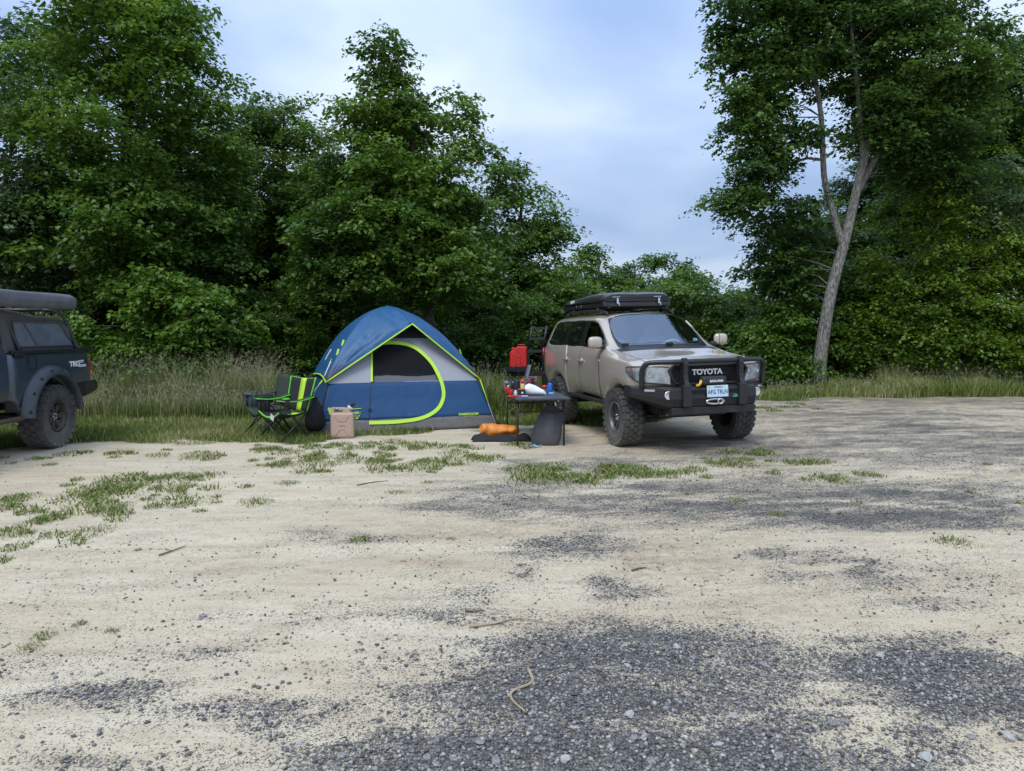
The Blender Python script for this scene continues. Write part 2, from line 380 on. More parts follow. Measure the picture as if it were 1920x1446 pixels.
    soil = mix(mr(noise(2.2, 4), .55, .7, 0, .5), soil, (.34, .30, .21))
    gm2 = mr(ma('ADD', att('grass'), ma('MULTIPLY', ma('SUBTRACT', noise(7, 5, .7), .5), 1.1)), .35, .65)
    col = mix(gm2, col, soil)
    lk.new(col, b.inputs['Base Color'])
    hgt = ma('ADD', ma('MULTIPLY', noise(60, 4, .7), .35), ma('ADD', ma('MULTIPLY', noise(9, 5, .6), .55), ma('ADD', ma('MULTIPLY', f2, .8), ma('MULTIPLY', f1, .35))))
    hgt = ma('ADD', hgt, ma('MULTIPLY', noise(4, 5, .6, PS), .5))
    bp = nd.new('ShaderNodeBump'); bp.inputs['Strength'].default_value = .95; bp.inputs['Distance'].default_value = .022; lk.new(hgt, bp.inputs['Height']); lk.new(bp.outputs[0], b.inputs['Normal'])
    tag(link('ground', me, m), kind='structure')
build_ground()
# ------------------------------------------------------------------ foliage
leaf_mat('leaf_green', (.030, .068, .014), (.078, .160, .027), (.165, .275, .048))
leaf_mat('leaf_deep', (.024, .056, .015), (.060, .130, .028), (.130, .225, .048))
leaf_mat('leaf_yellow', (.034, .070, .010), (.082, .158, .018), (.165, .255, .034), .4)
leaf_mat('leaf_grey', (.032, .064, .024), (.075, .135, .048), (.150, .225, .09))
leaf_mat('leaf_bright', (.036, .082, .013), (.090, .185, .028), (.175, .29, .052), .38)
pm('bark_dark', (.055, .048, .04), .95, noise=(9, .8, (.13, .12, .10)), bump=(22, .9))
def bark_material():
    m = pm('bark_grey', (.17, .155, .135), .95); nt = m.node_tree; nd, lk = nt.nodes, nt.links; b = nd['Principled BSDF']
    tc = nd.new('ShaderNodeTexCoord'); mp = nd.new('ShaderNodeMapping'); mp.inputs['Scale'].default_value = (1, 1, .22); lk.new(tc.outputs['Object'], mp.inputs[0])
    n = nd.new('ShaderNodeTexNoise'); n.inputs['Scale'].default_value = 34; n.inputs['Detail'].default_value = 6; n.inputs['Roughness'].default_value = .65; lk.new(mp.outputs[0], n.inputs['Vector'])
    v = nd.new('ShaderNodeTexVoronoi'); v.feature = 'DISTANCE_TO_EDGE'; v.inputs['Scale'].default_value = 26; lk.new(mp.outputs[0], v.inputs['Vector'])
    n2 = nd.new('ShaderNodeTexNoise'); n2.inputs['Scale'].default_value = 3; n2.inputs['Detail'].default_value = 5; lk.new(tc.outputs['Object'], n2.inputs['Vector'])
    r = nd.new('ShaderNodeValToRGB'); lk.new(n.outputs['Fac'], r.inputs[0]); el = r.color_ramp.elements
    el[0].position = .36; el[0].color = (.055, .052, .047, 1); el[1].position = .66; el[1].color = (.38, .365, .335, 1)
    mx = nd.new('ShaderNodeMix'); mx.data_type = 'RGBA'; mr = nd.new('ShaderNodeMapRange'); lk.new(n2.outputs['Fac'], mr.inputs[0]); mr.inputs[1].default_value = .45; mr.inputs[2].default_value = .7; mr.inputs[4].default_value = .45
    lk.new(mr.outputs[0], mx.inputs[0]); lk.new(r.outputs[0], mx.inputs[6]); mx.inputs[7].default_value = (.15, .155, .105, 1); lk.new(mx.outputs[2], b.inputs['Base Color'])
    ad = nd.new('ShaderNodeMath'); ad.operation = 'MULTIPLY_ADD'; lk.new(v.outputs['Distance'], ad.inputs[0]); ad.inputs[1].default_value = 1.2; lk.new(n.outputs['Fac'], ad.inputs[2])
    bp = nd.new('ShaderNodeBump'); bp.inputs['Strength'].default_value = 1; bp.inputs['Distance'].default_value = .03; lk.new(ad.outputs[0], bp.inputs['Height']); lk.new(bp.outputs[0], b.inputs['Normal'])
bark_material()

def leaves_from_clumps(C, rad, thick, nleaf, size, rng, tone_c, droop=.35, shape=.72):
    """C (k,3) clump centres, rad (k,) horizontal radius, outward direction implied by droop; returns co, faces, tone"""
    k = len(C); per = np.maximum((nleaf*(rad/rad.mean())**2).astype(int), 12); idx = np.repeat(np.arange(k), per); n = len(idx)
    a = rng.random(n)*2*np.pi; r = np.sqrt(rng.random(n))
    # every clump is a spray of a few fingers
    ph = rng.random(k)*2*np.pi; fing = 1+.32*np.cos(3*(a-ph[idx]))+.16*np.cos(7*a+ph[idx]*3)
    rr = r*fing*rad[idx]
    tilt = rng.normal(0, .28, (k, 2))
    dx, dy = rr*np.cos(a), rr*np.sin(a)
    dz = tilt[idx, 0]*dx+tilt[idx, 1]*dy-droop*rad[idx]*r**2+rng.normal(0, 1, n)*thick[idx]*(1-.6*r)
    p = C[idx]+np.stack([dx, dy, dz], 1)
    nrm = np.stack([rng.normal(0, .48, n)+.35*np.cos(a)*r, rng.normal(0, .48, n)+.35*np.sin(a)*r, np.ones(n)], 1)
    nrm /= np.linalg.norm(nrm, axis=1, keepdims=True)
    d = np.stack([np.cos(a)+rng.normal(0, .7, n), np.sin(a)+rng.normal(0, .7, n), rng.normal(-.25, .3, n)], 1)
    d -= nrm*(d*nrm).sum(1, keepdims=True); d /= np.linalg.norm(d, axis=1, keepdims=True)+1e-9
    w = np.cross(nrm, d); s = size*(.5+1.0*rng.random(n)**1.3)[:, None]
    b0 = p-d*s*.5; tip = p+d*s*.5-nrm*s*.12
    l = p-d*s*.08+w*s*shape*.5+nrm*s*.10; rt = p-d*s*.08-w*s*shape*.5+nrm*s*.10
    co = np.stack([b0, rt, tip, l], 1).reshape(-1, 3)
    i = np.arange(n)*4; F = np.concatenate([np.stack([i, i+1, i+2], 1), np.stack([i, i+2, i+3], 1)])
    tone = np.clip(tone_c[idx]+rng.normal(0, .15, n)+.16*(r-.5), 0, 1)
    return co, F, np.repeat(tone, 4)

def branch_tube(mb, a, b, r0, r1, rng, sag=.12, n=5, seg=4):
    a, b = Vector(a), Vector(b); L = (b-a).length; pts = []; rr = []
    off = Vector(rng.normal(0, .07*L, 3))
    for i in range(seg+1):
        t = i/seg; p = a.lerp(b, t)+off*math.sin(math.pi*t)+Vector((0, 0, sag*L*math.sin(math.pi*t)*(.5 if t < .5 else .3)))
        pts.append(p); rr.append(r0+(r1-r0)*t)
    mb.tube(pts, rr, n, cap=False)
    return pts

def make_tree(name, Y, lobes, base, leafm, label, cat='tree', group=None, seed=1, size=.135, dens=1.0, clump=(.42, .78), nleaf=120, trunk_r=.16, stems=None, bark='bark_dark', thin=.35, core=.42, droop=.35, tone=.45, tvar=.19, depth=1.0, branches=True, reach=3.6):
    """lobes: (pixel x, pixel y, radius x px, radius z px[, depth offset m]) at distance Y; base: pixel x of the foot (or None -> below first lobe)"""
    rng = np.random.default_rng(seed); Cs = []; tones = []
    for lb in lobes:
        c = at(lb[0], lb[1], Y+(lb[4] if len(lb) > 4 else 0)); sc = (Y+(lb[4] if len(lb) > 4 else 0))/FPX
        rx, rz = lb[2]*sc, lb[3]*sc; ry = min(rx, max(rz, .8)*1.3)*depth
        area = 4*np.pi*(((rx*ry)**1.6+(rx*rz)**1.6+(ry*rz)**1.6)/3)**(1/1.6)
        n = max(4, int(area*1.75*dens))
        d = rng.normal(0, 1, (n, 3)); d /= np.linalg.norm(d, axis=1, keepdims=True)
        q = core+(1-core)*rng.random(n)**.55; q = q*(.9+.24*rng.random(n)-.04)
        P = np.array(c)[None]+d*q[:, None]*np.array([rx, ry, rz])[None]
        keep = fbm(P[:, 0]*.75+seed*3.1+P[:, 1]*.37, P[:, 2]*.85+P[:, 1]*.21, 3) > thin-.02+.06*rng.random(n)
        keep &= P[:, 2] > .12
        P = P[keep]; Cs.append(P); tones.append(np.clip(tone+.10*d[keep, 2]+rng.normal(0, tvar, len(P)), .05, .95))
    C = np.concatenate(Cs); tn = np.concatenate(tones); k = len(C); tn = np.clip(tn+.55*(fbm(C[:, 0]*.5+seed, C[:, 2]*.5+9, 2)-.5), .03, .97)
    rad = clump[0]+(clump[1]-clump[0])*rng.random(k); th = rad*.19
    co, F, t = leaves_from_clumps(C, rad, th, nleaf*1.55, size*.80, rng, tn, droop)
    bx = at(base, 640, Y).x if base is not None else float(C[:, 0].mean()); bz = gh(bx, Y)
    org = Vector((bx, Y, bz-.02))
    root = empty(name, org, 0, label, cat, group)
    me = np_mesh('crown', co-np.array(org)[None], F, 3, {'tone': t})
    cr = link('crown', me, MAT[leafm], root); cr['kind'] = 'stuff'
    mb = MB(); top = max(float(C[:, 2].max())-.6, bz+.8)
    if stems is None:
        tx = float(C[:, 0].mean())
        pts = spline([(0, 0, -.1), ((tx-bx)*.15+rng.normal(0, .1), rng.normal(0, .1), top*.35), ((tx-bx)*.6+rng.normal(0, .12), rng.normal(0, .12), top*.7), (tx-bx, rng.normal(0, .15), top-bz)], 12)
        ST = [(pts, [trunk_r*(1.25 if i == 0 else 1)*(1-.9*i/(len(pts)-1))+.012 for i in range(len(pts))])]
    else: ST = stems
    allp = []
    for pts, rr in ST:
        mb.tube(pts, rr, 10 if trunk_r > .1 else 6, cap=False)
        for p, r_ in zip(pts, rr): allp.append((Vector(p), r_))
    if branches:
        SP_ = np.array([p for p, _ in allp]); SR_ = np.array([r_ for _, r_ in allp])
        for i in range(k):
            c = C[i]-np.array(org); dd = np.linalg.norm((SP_-c)*np.array([1, 1, 1.0]), axis=1)+np.where(SP_[:, 2] > c[2]-.1, 3.0, 0)
            j = int(np.argmin(dd)); L = np.linalg.norm(SP_[j]-c)
            if L > reach or rng.random() < .5: continue
            branch_tube(mb, SP_[j], c, min(SR_[j]*.5, .008+.007*L), .006, rng, n=4, seg=3)
    mb.build('trunk', MAT[bark], root)
    return root
# ------------------------------------------------------------------ the trees, each from its own place in the photograph
def stem_px(pts, Y, org, r0, r1, n=14, dy=None):
    P = []
    for i, (u, v) in enumerate(pts):
        p = at(u, v, Y+(dy[i] if dy else 0)); P.append(p-org)
    S = spline(P, n); return S, [r0+(r1-r0)*i/(len(S)-1) for i in range(len(S))]
WOODS = 'trees along the edge of the wood'
make_tree('maple_tree', 17.6, [(235, 110, 170, 120), (330, 260, 110, 120, -.4), (150, 270, 140, 120, -.5), (300, 410, 150, 100, -.8), (130, 440, 140, 100, -.6), (235, -70, 120, 90), (330, 60, 60, 80), (410, 180, 35, 70), (230, 520, 200, 60, -.8), (420, 330, 45, 80), (60, 200, 60, 60), (235, 300, 130, 110, -1.3), (240, 180, 130, 90, -1.2), (250, 60, 110, 90, -1.0), (240, 420, 130, 90, -1.5), (390, 440, 60, 70, -.8), (60, 380, 80, 80, -.6)], 235, 'leaf_green',
  'tallest broadleaf tree with a broad layered crown behind the dark pickup truck', seed=3, trunk_r=.2, nleaf=130, thin=.33)
make_tree('maple_tree', 21.5, [(30, 90, 60, 45), (70, 130, 50, 50), (10, 160, 40, 40), (95, 85, 40, 30)], 30, 'leaf_deep', 'dark thin-topped tree with bare forked limbs behind the tallest tree', group=None, seed=4, dens=.9, tone=.3,
  stems=None, trunk_r=.14)
make_tree('maple_tree', 16.6, [(40, 420, 110, 100), (10, 530, 120, 90), (110, 560, 90, 70), (-60, 400, 90, 200), (70, 320, 60, 70), (30, 620, 130, 60)], 20, 'leaf_grey', 'grey-green drooping tree standing right behind the pickup truck awning', seed=5, nleaf=140, tone=.42)
make_tree('maple_sapling', 15.4, [(330, 565, 120, 45), (420, 605, 70, 45), (240, 600, 90, 50), (310, 640, 150, 40), (400, 650, 90, 40), (180, 630, 60, 50), (290, 540, 70, 40), (320, 690, 140, 25)], 320, 'leaf_bright', 'bright green leafy sapling leaning over the tall grass beside the truck', cat='sapling', seed=6, size=.125, clump=(.3, .55), nleaf=95, dens=2.0, trunk_r=.05, tone=.55, thin=.30)
make_tree('maple_tree', 20.5, [(545, 215, 80, 50), (520, 300, 110, 80), (580, 370, 100, 80), (500, 440, 90, 80), (560, 480, 110, 70), (600, 220, 40, 40), (470, 240, 40, 50)], 540, 'leaf_green', 'tree with yellowish upper leaves between the tallest tree and the tent tree', seed=7, tone=.55, nleaf=125)
make_tree('maple_tree', 17.4, [(730, 90, 42, 40), (715, 150, 45, 40), (745, 175, 45, 40), (700, 225, 75, 45), (800, 225, 75, 45), (855, 215, 45, 35), (935, 243, 34, 20), (880, 270, 50, 30), (690, 300, 105, 45), (790, 300, 90, 45), (740, 370, 150, 45, -.3), (655, 430, 110, 40, -.8), (800, 410, 120, 50, -.4), (610, 480, 85, 32, -1.0), (720, 480, 150, 38, -1.0), (850, 500, 90, 40, -.8), (760, 545, 120, 26, -1.0), (640, 540, 80, 24, -1.0), (900, 450, 50, 50), (700, 400, 120, 60, -1.2), (790, 470, 110, 60, -1.3), (760, 330, 110, 60, -.9)], 812, 'leaf_green',
  'layered maple with a narrow pointed top standing right behind the blue tent', seed=8, nleaf=125, clump=(.36, .66), dens=1.25, trunk_r=.15, thin=.34, tone=.5, size=.13)
make_tree('maple_tree', 21.0, [(955, 350, 65, 40), (1000, 390, 55, 55), (950, 430, 70, 50), (1010, 450, 55, 40), (1035, 430, 28, 18), (930, 510, 80, 50), (1000, 520, 50, 40)], 960, 'leaf_green', 'rounded tree right of the tent tree above the red can', seed=9, tone=.48)
make_tree('shrub', 17.8, [(905, 640, 70, 50), (850, 650, 70, 40), (950, 600, 60, 50), (890, 690, 90, 25), (970, 660, 50, 45), (1000, 600, 50, 60)], 905, 'leaf_bright', 'leafy shrub between the tent and the red can', cat='shrub', seed=10, size=.11, clump=(.28, .5), nleaf=85, dens=1.9, trunk_r=.04, tone=.42)
make_tree('shrub', 19.5, [(1030, 560, 70, 60), (990, 560, 60, 50), (1060, 620, 70, 60), (1000, 640, 60, 60), (1090, 560, 50, 50)], 1030, 'leaf_green', 'tall shrub behind the ladder of the tan four-wheel drive', cat='shrub', seed=12, size=.11, clump=(.3, .55), nleaf=90, dens=1.6, trunk_r=.05, tone=.45)
far = [(1105, 27, [(1100, 500, 42, 26), (1130, 530, 50, 30), (1085, 545, 60, 30), (1110, 470, 16, 16), (1120, 590, 70, 40)], 'leaf_green', 'small spire-topped far tree above the roof tent'),
 (1190, 30, [(1185, 515, 40, 26), (1200, 560, 55, 35), (1160, 560, 40, 30), (1190, 610, 70, 35)], 'leaf_deep', 'small rounded far tree directly above the roof tent'),
 (1265, 29, [(1260, 500, 36, 26), (1290, 535, 42, 28), (1250, 555, 55, 34), (1240, 490, 20, 14), (1305, 520, 22, 20), (1270, 610, 70, 35)], 'leaf_deep', 'far tree with open crown above the windscreen'),
 (1335, 31, [(1325, 585, 40, 34), (1345, 560, 22, 18), (1300, 610, 60, 30), (1350, 620, 50, 35)], 'leaf_grey', 'pale far tree low in the gap between the woods'),
 (1400, 25, [(1395, 570, 40, 30), (1380, 600, 50, 40), (1430, 590, 40, 40), (1410, 640, 60, 40)], 'leaf_green', 'mid green tree in the gap right of the door mirror')]
for i, (b, Yd, lb, lm, lab) in enumerate(far):
    make_tree('far_tree', Yd, lb, b, lm, lab, seed=30+i, size=.15, nleaf=95, dens=1.1, clump=(.38, .7), trunk_r=.09, tone=.48, thin=.33)
make_tree('shrub', 19.0, [(1465, 630, 60, 60), (1500, 590, 55, 50), (1420, 660, 60, 45), (1485, 690, 80, 35), (1540, 650, 50, 60), (1440, 700, 60, 28)], 1470, 'leaf_bright', 'leafy shrub left of the grey leaning trunk', cat='shrub', seed=14, size=.115, clump=(.3, .55), nleaf=90, dens=1.8, trunk_r=.05, tone=.40)
# the big forked tree on the right
Yt = 18.2; org = Vector((at(1532, 640, Yt).x, Yt, gh(at(1532, 640, Yt).x, Yt)-.02))
s1 = stem_px([(1532, 748), (1541, 650), (1560, 540), (1586, 445), (1612, 330), (1640, 200), (1650, 60), (1660, -80)], Yt, org, .175, .045, 20)
s1[1][0] = .225; s1[1][1] = .195
s2 = stem_px([(1580, 460), (1562, 400), (1545, 330), (1540, 220), (1520, 110), (1490, 0), (1470, -60)], Yt, org, .092, .028, 16, dy=[0, 0, .05, 0, -.1, -.2, -.3])
s3 = stem_px([(1602, 370), (1640, 300), (1690, 220), (1730, 110), (1760, 0)], Yt, org, .085, .03, 12, dy=[0, .1, .3, .5, .6])
s4 = stem_px([(1618, 300), (1612, 210), (1600, 90), (1590, -30)], Yt, org, .07, .03, 8, dy=[0, -.2, -.4, -.5])
s5 = stem_px([(1545, 300), (1500, 300), (1460, 340), (1420, 370)], Yt, org, .035, .015, 8, dy=[0, .2, .4, .4])
make_tree('maple_tree', Yt, [(1430, 50, 80, 60), (1390, 90, 50, 50), (1450, 150, 70, 55), (1400, 200, 45, 50), (1470, 240, 65, 45, -.3), (1420, 300, 55, 35), (1390, 370, 60, 28, .3), (1455, 390, 65, 35, .5), (1420, 430, 35, 22, .6), (1480, 440, 50, 35, .8), (1450, 500, 55, 35, .8), (1500, 510, 40, 36, .8),
  (1600, 60, 100, 90), (1690, 110, 110, 110), (1790, 90, 85, 90), (1650, 210, 70, 60, -.2), (1730, 240, 90, 60), (1820, 180, 60, 60), (1560, 120, 45, 60, .3), (1580, -60, 150, 60), (1740, -50, 130, 60), (1440, -40, 90, 60), (1780, 320, 40, 50), (1690, 310, 60, 40, .6)], 1532, 'leaf_deep',
  'tall forked tree with grey bark and leaning trunk standing at the gravel edge', seed=15, trunk_r=.2, stems=[s1, s2, s3, s4, s5], bark='bark_grey', nleaf=140, dens=1.45, clump=(.38, .74), thin=.30, tone=.5, reach=1.5)
make_tree('maple_tree', 22.0, [(1850, 230, 90, 110), (1910, 160, 80, 120), (1750, 330, 90, 70), (1900, 330, 90, 80), (1840, 420, 120, 70), (1680, 420, 70, 80), (1960, 300, 90, 150)], 1770, 'leaf_deep', 'dark tree with two pale stems behind the forked tree', seed=16, tone=.3, trunk_r=.17, bark='bark_grey', nleaf=120)
make_tree('beech_bush', 18.7, [(1760, 350, 40, 30), (1755, 410, 85, 50), (1720, 480, 100, 50), (1800, 490, 85, 60), (1690, 560, 95, 55), (1770, 570, 110, 55, -.4), (1850, 570, 80, 70), (1640, 620, 60, 55), (1720, 640, 110, 45, -.5), (1810, 650, 110, 45, -.4), (1890, 640, 60, 60), (1900, 500, 60, 60), (1750, 685, 140, 20, .2), (1860, 680, 80, 20, .2), (1650, 685, 60, 20)], 1755, 'leaf_yellow', 'broad yellow-green bush with layered drooping sprays beside the forked tree', cat='bush', seed=17, size=.11, clump=(.34, .68), nleaf=105, dens=1.6, trunk_r=.06, tone=.62, droop=.5, thin=.31)
make_tree('maple_sapling', 18.6, [(1880, 330, 30, 45), (1860, 400, 45, 45), (1905, 400, 50, 60), (1830, 380, 20, 30), (1930, 480, 50, 60)], 1890, 'leaf_grey', 'pale green sapling with upright shoots above the yellow-green bush', cat='sapling', seed=18, size=.11, clump=(.25, .45), nleaf=75, dens=1.7, trunk_r=.05, tone=.6)
# depth of the wood: more trees behind, sharing crowns
def wood_copies():
    protos = [o for o in COL.objects if o.parent is None and o.name.startswith('maple_tree')]
    pr = [protos[0], protos[3] if len(protos) > 3 else protos[0], protos[-1]]
    rng = random.Random(3)
    spots = [(-19, 20), (-15.5, 24), (-12.5, 23), (-10, 25.5), (-7.5, 23), (-5.2, 25), (-3.2, 23.5), (-1.4, 26), (11.5, 26), (14, 23), (16.5, 21), (18.5, 25), (20, 18.5), (-17, 14.5), (-21, 16)]
    for i, (x, y) in enumerate(spots):
        o = copy_tree(pr[i % 3]); s = rng.uniform(.72, .92)
        o.location = (x, y, gh(x, y)-.02); o.rotation_euler = (0, 0, rng.uniform(0, 6.28)); o.scale = (s, s, s*(.8 if x > -8 and x < 0 else 1))
        o['label'] = 'dark tree deep in the wood behind the front trees'; o['group'] = 'trees deep in the wood'
    sh = [o for o in COL.objects if o.parent is None and o.name.startswith('shrub')]
    for i, (x, y, s) in enumerate([(-13, 18.8, 1.2), (-10.6, 19.5, 1.25), (-8.2, 19.3, 1.2), (-6.2, 18.8, 1.1), (-4.6, 19.4, 1.2), (-3.0, 18.6, 1.0), (-6.6, 17.4, .9), (-9.6, 17.6, .95), (-12.4, 16.6, 1.0), (-1.6, 20.2, 1.1), (.6, 22.5, 1.2), (2.3, 22, 1.1), (4.0, 22.5, 1.1), (5.6, 22.5, 1.1), (9.6, 19.6, 1.2), (11.4, 19.4, 1.25), (13.5, 19.4, 1.2), (15, 18.2, 1.1), (-4.6, 17.0, .8), (14.8, 19.6, .9), (-13, 22, 1.6), (-10.5, 22, 1.7), (-8, 21.6, 1.6), (-5.6, 21.5, 1.7), (-3.6, 22, 1.6), (-1.8, 22.6, 1.6), (.2, 25, 1.5), (-6.8, 25, 1.9), (-4.2, 26, 1.9), (-9.5, 25.5, 1.9), (8.0, 21.5, 1.2), (9.8, 22.5, 1.6), (7.0, 24, 1.2), (3.2, 26, 1.2), (5.0, 26, 1.2), (12, 22, 1.7)]):
        o = copy_tree(sh[i % len(sh)]); o.location = (x, y, gh(x, y)-.02); o.rotation_euler = (0, 0, rng.uniform(0, 6.28)); o.scale = (s, s, s)
        o['label'] = 'dark understory shrub in the shade under the trees'; o['group'] = 'understory shrubs'
wood_copies()
# ------------------------------------------------------------------ grass
def grass_mat(name, stops):
    m = bpy.data.materials.new(name); m.use_nodes = True; nt = m.node_tree; nd, lk = nt.nodes, nt.links
    b = nd['Principled BSDF']; b.inputs['Roughness'].default_value = .6; b.inputs['Specular IOR Level'].default_value = .2; out = nd['Material Output']
    a = nd.new('ShaderNodeAttribute'); a.attribute_name = 'tone'; r = nd.new('ShaderNodeValToRGB'); lk.new(a.outputs['Fac'], r.inputs[0]); el = r.color_ramp.elements
    el[0].position = stops[0][0]; el[0].color = (*stops[0][1], 1); el[1].position = stops[-1][0]; el[1].color = (*stops[-1][1], 1)
    for p, c in stops[1:-1]: e = el.new(p); e.color = (*c, 1)
    lk.new(r.outputs[0], b.inputs['Base Color'])
    t = nd.new('ShaderNodeBsdfTranslucent'); lk.new(r.outputs[0], t.inputs[0]); mx = nd.new('ShaderNodeMixShader'); mx.inputs[0].default_value = .25
    lk.new(b.outputs[0], mx.inputs[1]); lk.new(t.outputs[0], mx.inputs[2]); lk.new(mx.outputs[0], out.inputs[0]); MAT[name] = m
grass_mat('grass', [(0, (.050, .088, .016)), (.4, (.120, .185, .032)), (.7, (.215, .270, .062)), (.86, (.37, .345, .145)), (1, (.55, .48, .29))])
grass_mat('seed_grass', [(0, (.07, .11, .03)), (.4, (.22, .24, .10)), (.75, (.47, .44, .27)), (1, (.62, .56, .41))])
def blades(p, h, w, lean, tone, rng, seg=2, tipw=.0):
    """p (n,3) feet; returns co, tri faces, tone"""
    n = len(p); a = rng.random(n)*2*np.pi; la = rng.random(n)*2*np.pi
    wd = np.stack([np.cos(a), np.sin(a), np.zeros(n)], 1)*w[:, None]*.5; ld = np.stack([np.cos(la), np.sin(la), np.zeros(n)], 1)*(h*lean)[:, None]
    up = np.array([0, 0, 1.])[None]*h[:, None]
    if seg == 1:
        co = np.stack([p-wd, p+wd, p+up+ld], 1).reshape(-1, 3); i = np.arange(n)*3; F = np.stack([i, i+1, i+2], 1); return co, F, np.repeat(tone, 3)
    m = p+up*.55+ld*.30; t = p+up*(1-.35*np.minimum(lean, 1)**2)[:, None]+ld*1.05
    k = .8+tipw
    co = np.stack([p-wd, p+wd, m-wd*k, m+wd*k, t], 1).reshape(-1, 3); i = np.arange(n)*5
    F = np.concatenate([np.stack([i, i+1, i+3], 1), np.stack([i, i+3, i+2], 1), np.stack([i+2, i+3, i+4], 1)])
    return co, F, np.repeat(tone, 5)
def merge(L):
    co = []; F = []; T = []; o = 0
    for c, f, t in L: co.append(c); F.append(f+o); T.append(t); o += len(c)
    return np.concatenate(co), np.concatenate(F), np.concatenate(T)
def on_ground(x, y): return np.stack([x, y, ground_h(x, y)-.004], 1)
def lawn():
    rng = np.random.default_rng(21); L = []
    n = 420000; x = rng.uniform(-14, 16, n); y = rng.uniform(9.2, 19.5, n)
    inside = np.abs(x) < .80*y+1.2; g, _, _ = ground_masks(x, y)
    q = fbm(x*1.9, y*1.9, 4); far = np.clip(1.25-(y-10)/12, .25, 1)
    dens = np.clip((g-.30)*1.6, 0, 1)*np.clip((q-.22)*3.2, .22, 1)*far
    k = inside & (rng.random(n) < dens); x, y, q = x[k], y[k], q[k]
    n = len(x); h = (.045+.075*rng.random(n))*(.7+.7*q); w = .011+.010*rng.random(n)
    tone = np.clip(.50+.9*(fbm(x*.8+9, y*.8, 3)-.5)+rng.normal(0, .16, n), 0, 1); dry = rng.random(n) < .07; tone[dry] = rng.uniform(.75, 1, dry.sum())
    L.append(blades(on_ground(x, y), h, w, rng.uniform(.15, .9, n), tone, rng, 1))
    co, F, T = merge(L)
    tag(link('lawn_grass', np_mesh('lawn_grass', co, F, 3, {'tone': T}), MAT['grass']), 'short green grass covering the lawn behind the gravel', 'grass', kind='stuff')
lawn()
def tall_grass(name, label, zones, seed, seedheads=.18, mname='grass'):
    rng = np.random.default_rng(seed); L = []; S = []
    for (x0, x1, y0, y1, n, hmin, hmax, t0) in zones:
        x = rng.uniform(x0, x1, n); y = rng.uniform(y0, y1, n); q = fbm(x*1.6+2, y*1.6, 3)
        y = y+(fbm(x*.7+60, x*0+3)-.5)*1.2
        ed = np.clip((x-x0)/.5, .25, 1)*np.clip((x1-x)/.5, .25, 1)
        k = rng.random(n) < np.clip((q-.25)*3.2, .12, 1)*ed; x, y, q = x[k], y[k], q[k]; n = len(x)
        h = (hmin+(hmax-hmin)*rng.random(n)**1.3)*(.55+.85*q)*np.clip((x-x0)/.6, .45, 1)*np.clip((x1-x)/.6, .45, 1)
        tone = np.clip(t0+.8*(q-.5)+rng.normal(0, .17, n), 0, 1)
        L.append(blades(on_ground(x, y), h, .010+.012*rng.random(n), rng.uniform(.12, .75, n), tone, rng, 2))
        sh = rng.random(n) < seedheads; m = sh.sum()
        if m:
            p = on_ground(x[sh], y[sh]); hh = h[sh]*1.12+.15
            c, f, t = blades(p, hh, np.full(m, .008), rng.uniform(.06, .35, m), rng.uniform(.35, .8, m), np.random.default_rng(seed+1), 2); S.append((c, f, t))
            tip = c.reshape(-1, 5, 3)[:, 4]; prev = c.reshape(-1, 5, 3)[:, 2]; d = tip-prev; d /= np.linalg.norm(d, axis=1, keepdims=True)+1e-9
            for s_ in range(3):                   # the drooping seed head: three little slips
                a = rng.random(m)*6.28; side = np.stack([np.cos(a), np.sin(a), -.4*np.ones(m)], 1)*.012
                ln = (.06+.06*rng.random(m))[:, None]; b0 = tip-d*ln*.6; t1 = tip+d*ln*.4+side*2-np.array([0, 0, .02])
                co = np.stack([b0, b0+side+d*ln*.4, t1], 1).reshape(-1, 3); i = np.arange(m)*3; S.append((co, np.stack([i, i+1, i+2], 1), np.repeat(rng.uniform(.6, 1, m), 3)))
    co, F, T = merge(L)
    me = np_mesh(name, co, F, 3, {'tone': T}); o = link(name, me, MAT[mname]); tag(o, label, 'grass', kind='stuff')
    if S:
        co, F, T = merge(S); s = link('seed_heads', np_mesh('seed_heads', co, F, 3, {'tone': T}), MAT['seed_grass'], o); s['kind'] = 'stuff'
    return o
tall_grass('tall_grass', 'tall seeding grass in front of the sapling between truck and tent', [(-9.3, -4.4, 13.9, 15.4, 13000, .40, .95, .55), (-8.6, -4.3, 13.3, 14.4, 6500, .2, .45, .48), (-4.8, -3.2, 14.4, 15.6, 2400, .25, .55, .45)], 31, .5)
tall_grass('tall_grass', 'long green grass behind the table and tent guy line', [(-1.4, 1.4, 14.3, 16.3, 9000, .35, .8, .42), (-2.5, .5, 13.6, 14.8, 2500, .2, .4, .4)], 33, .10)
tall_grass('tall_grass', 'long green grass on the bank below the yellow-green bush', [(8.4, 15.5, 16.2, 17.9, 22000, .18, .44, .52), (6.0, 9.2, 16.2, 17.6, 7000, .08, .24, .55), (9.5, 13.5, 17.4, 18.2, 1500, .4, .7, .62), (4.6, 7.2, 16.1, 17.4, 3600, .08, .2, .55)], 35, .06)
tall_grass('tall_grass', 'dim undergrowth along the foot of the wood', [(-13, -3, 15.6, 17.2, 7000, .3, .7, .25), (.8, 6.5, 17.2, 19.5, 4000, .2, .5, .35), (-13.5, -9.0, 12.8, 15.4, 5000, .25, .6, .4)], 37, .04)

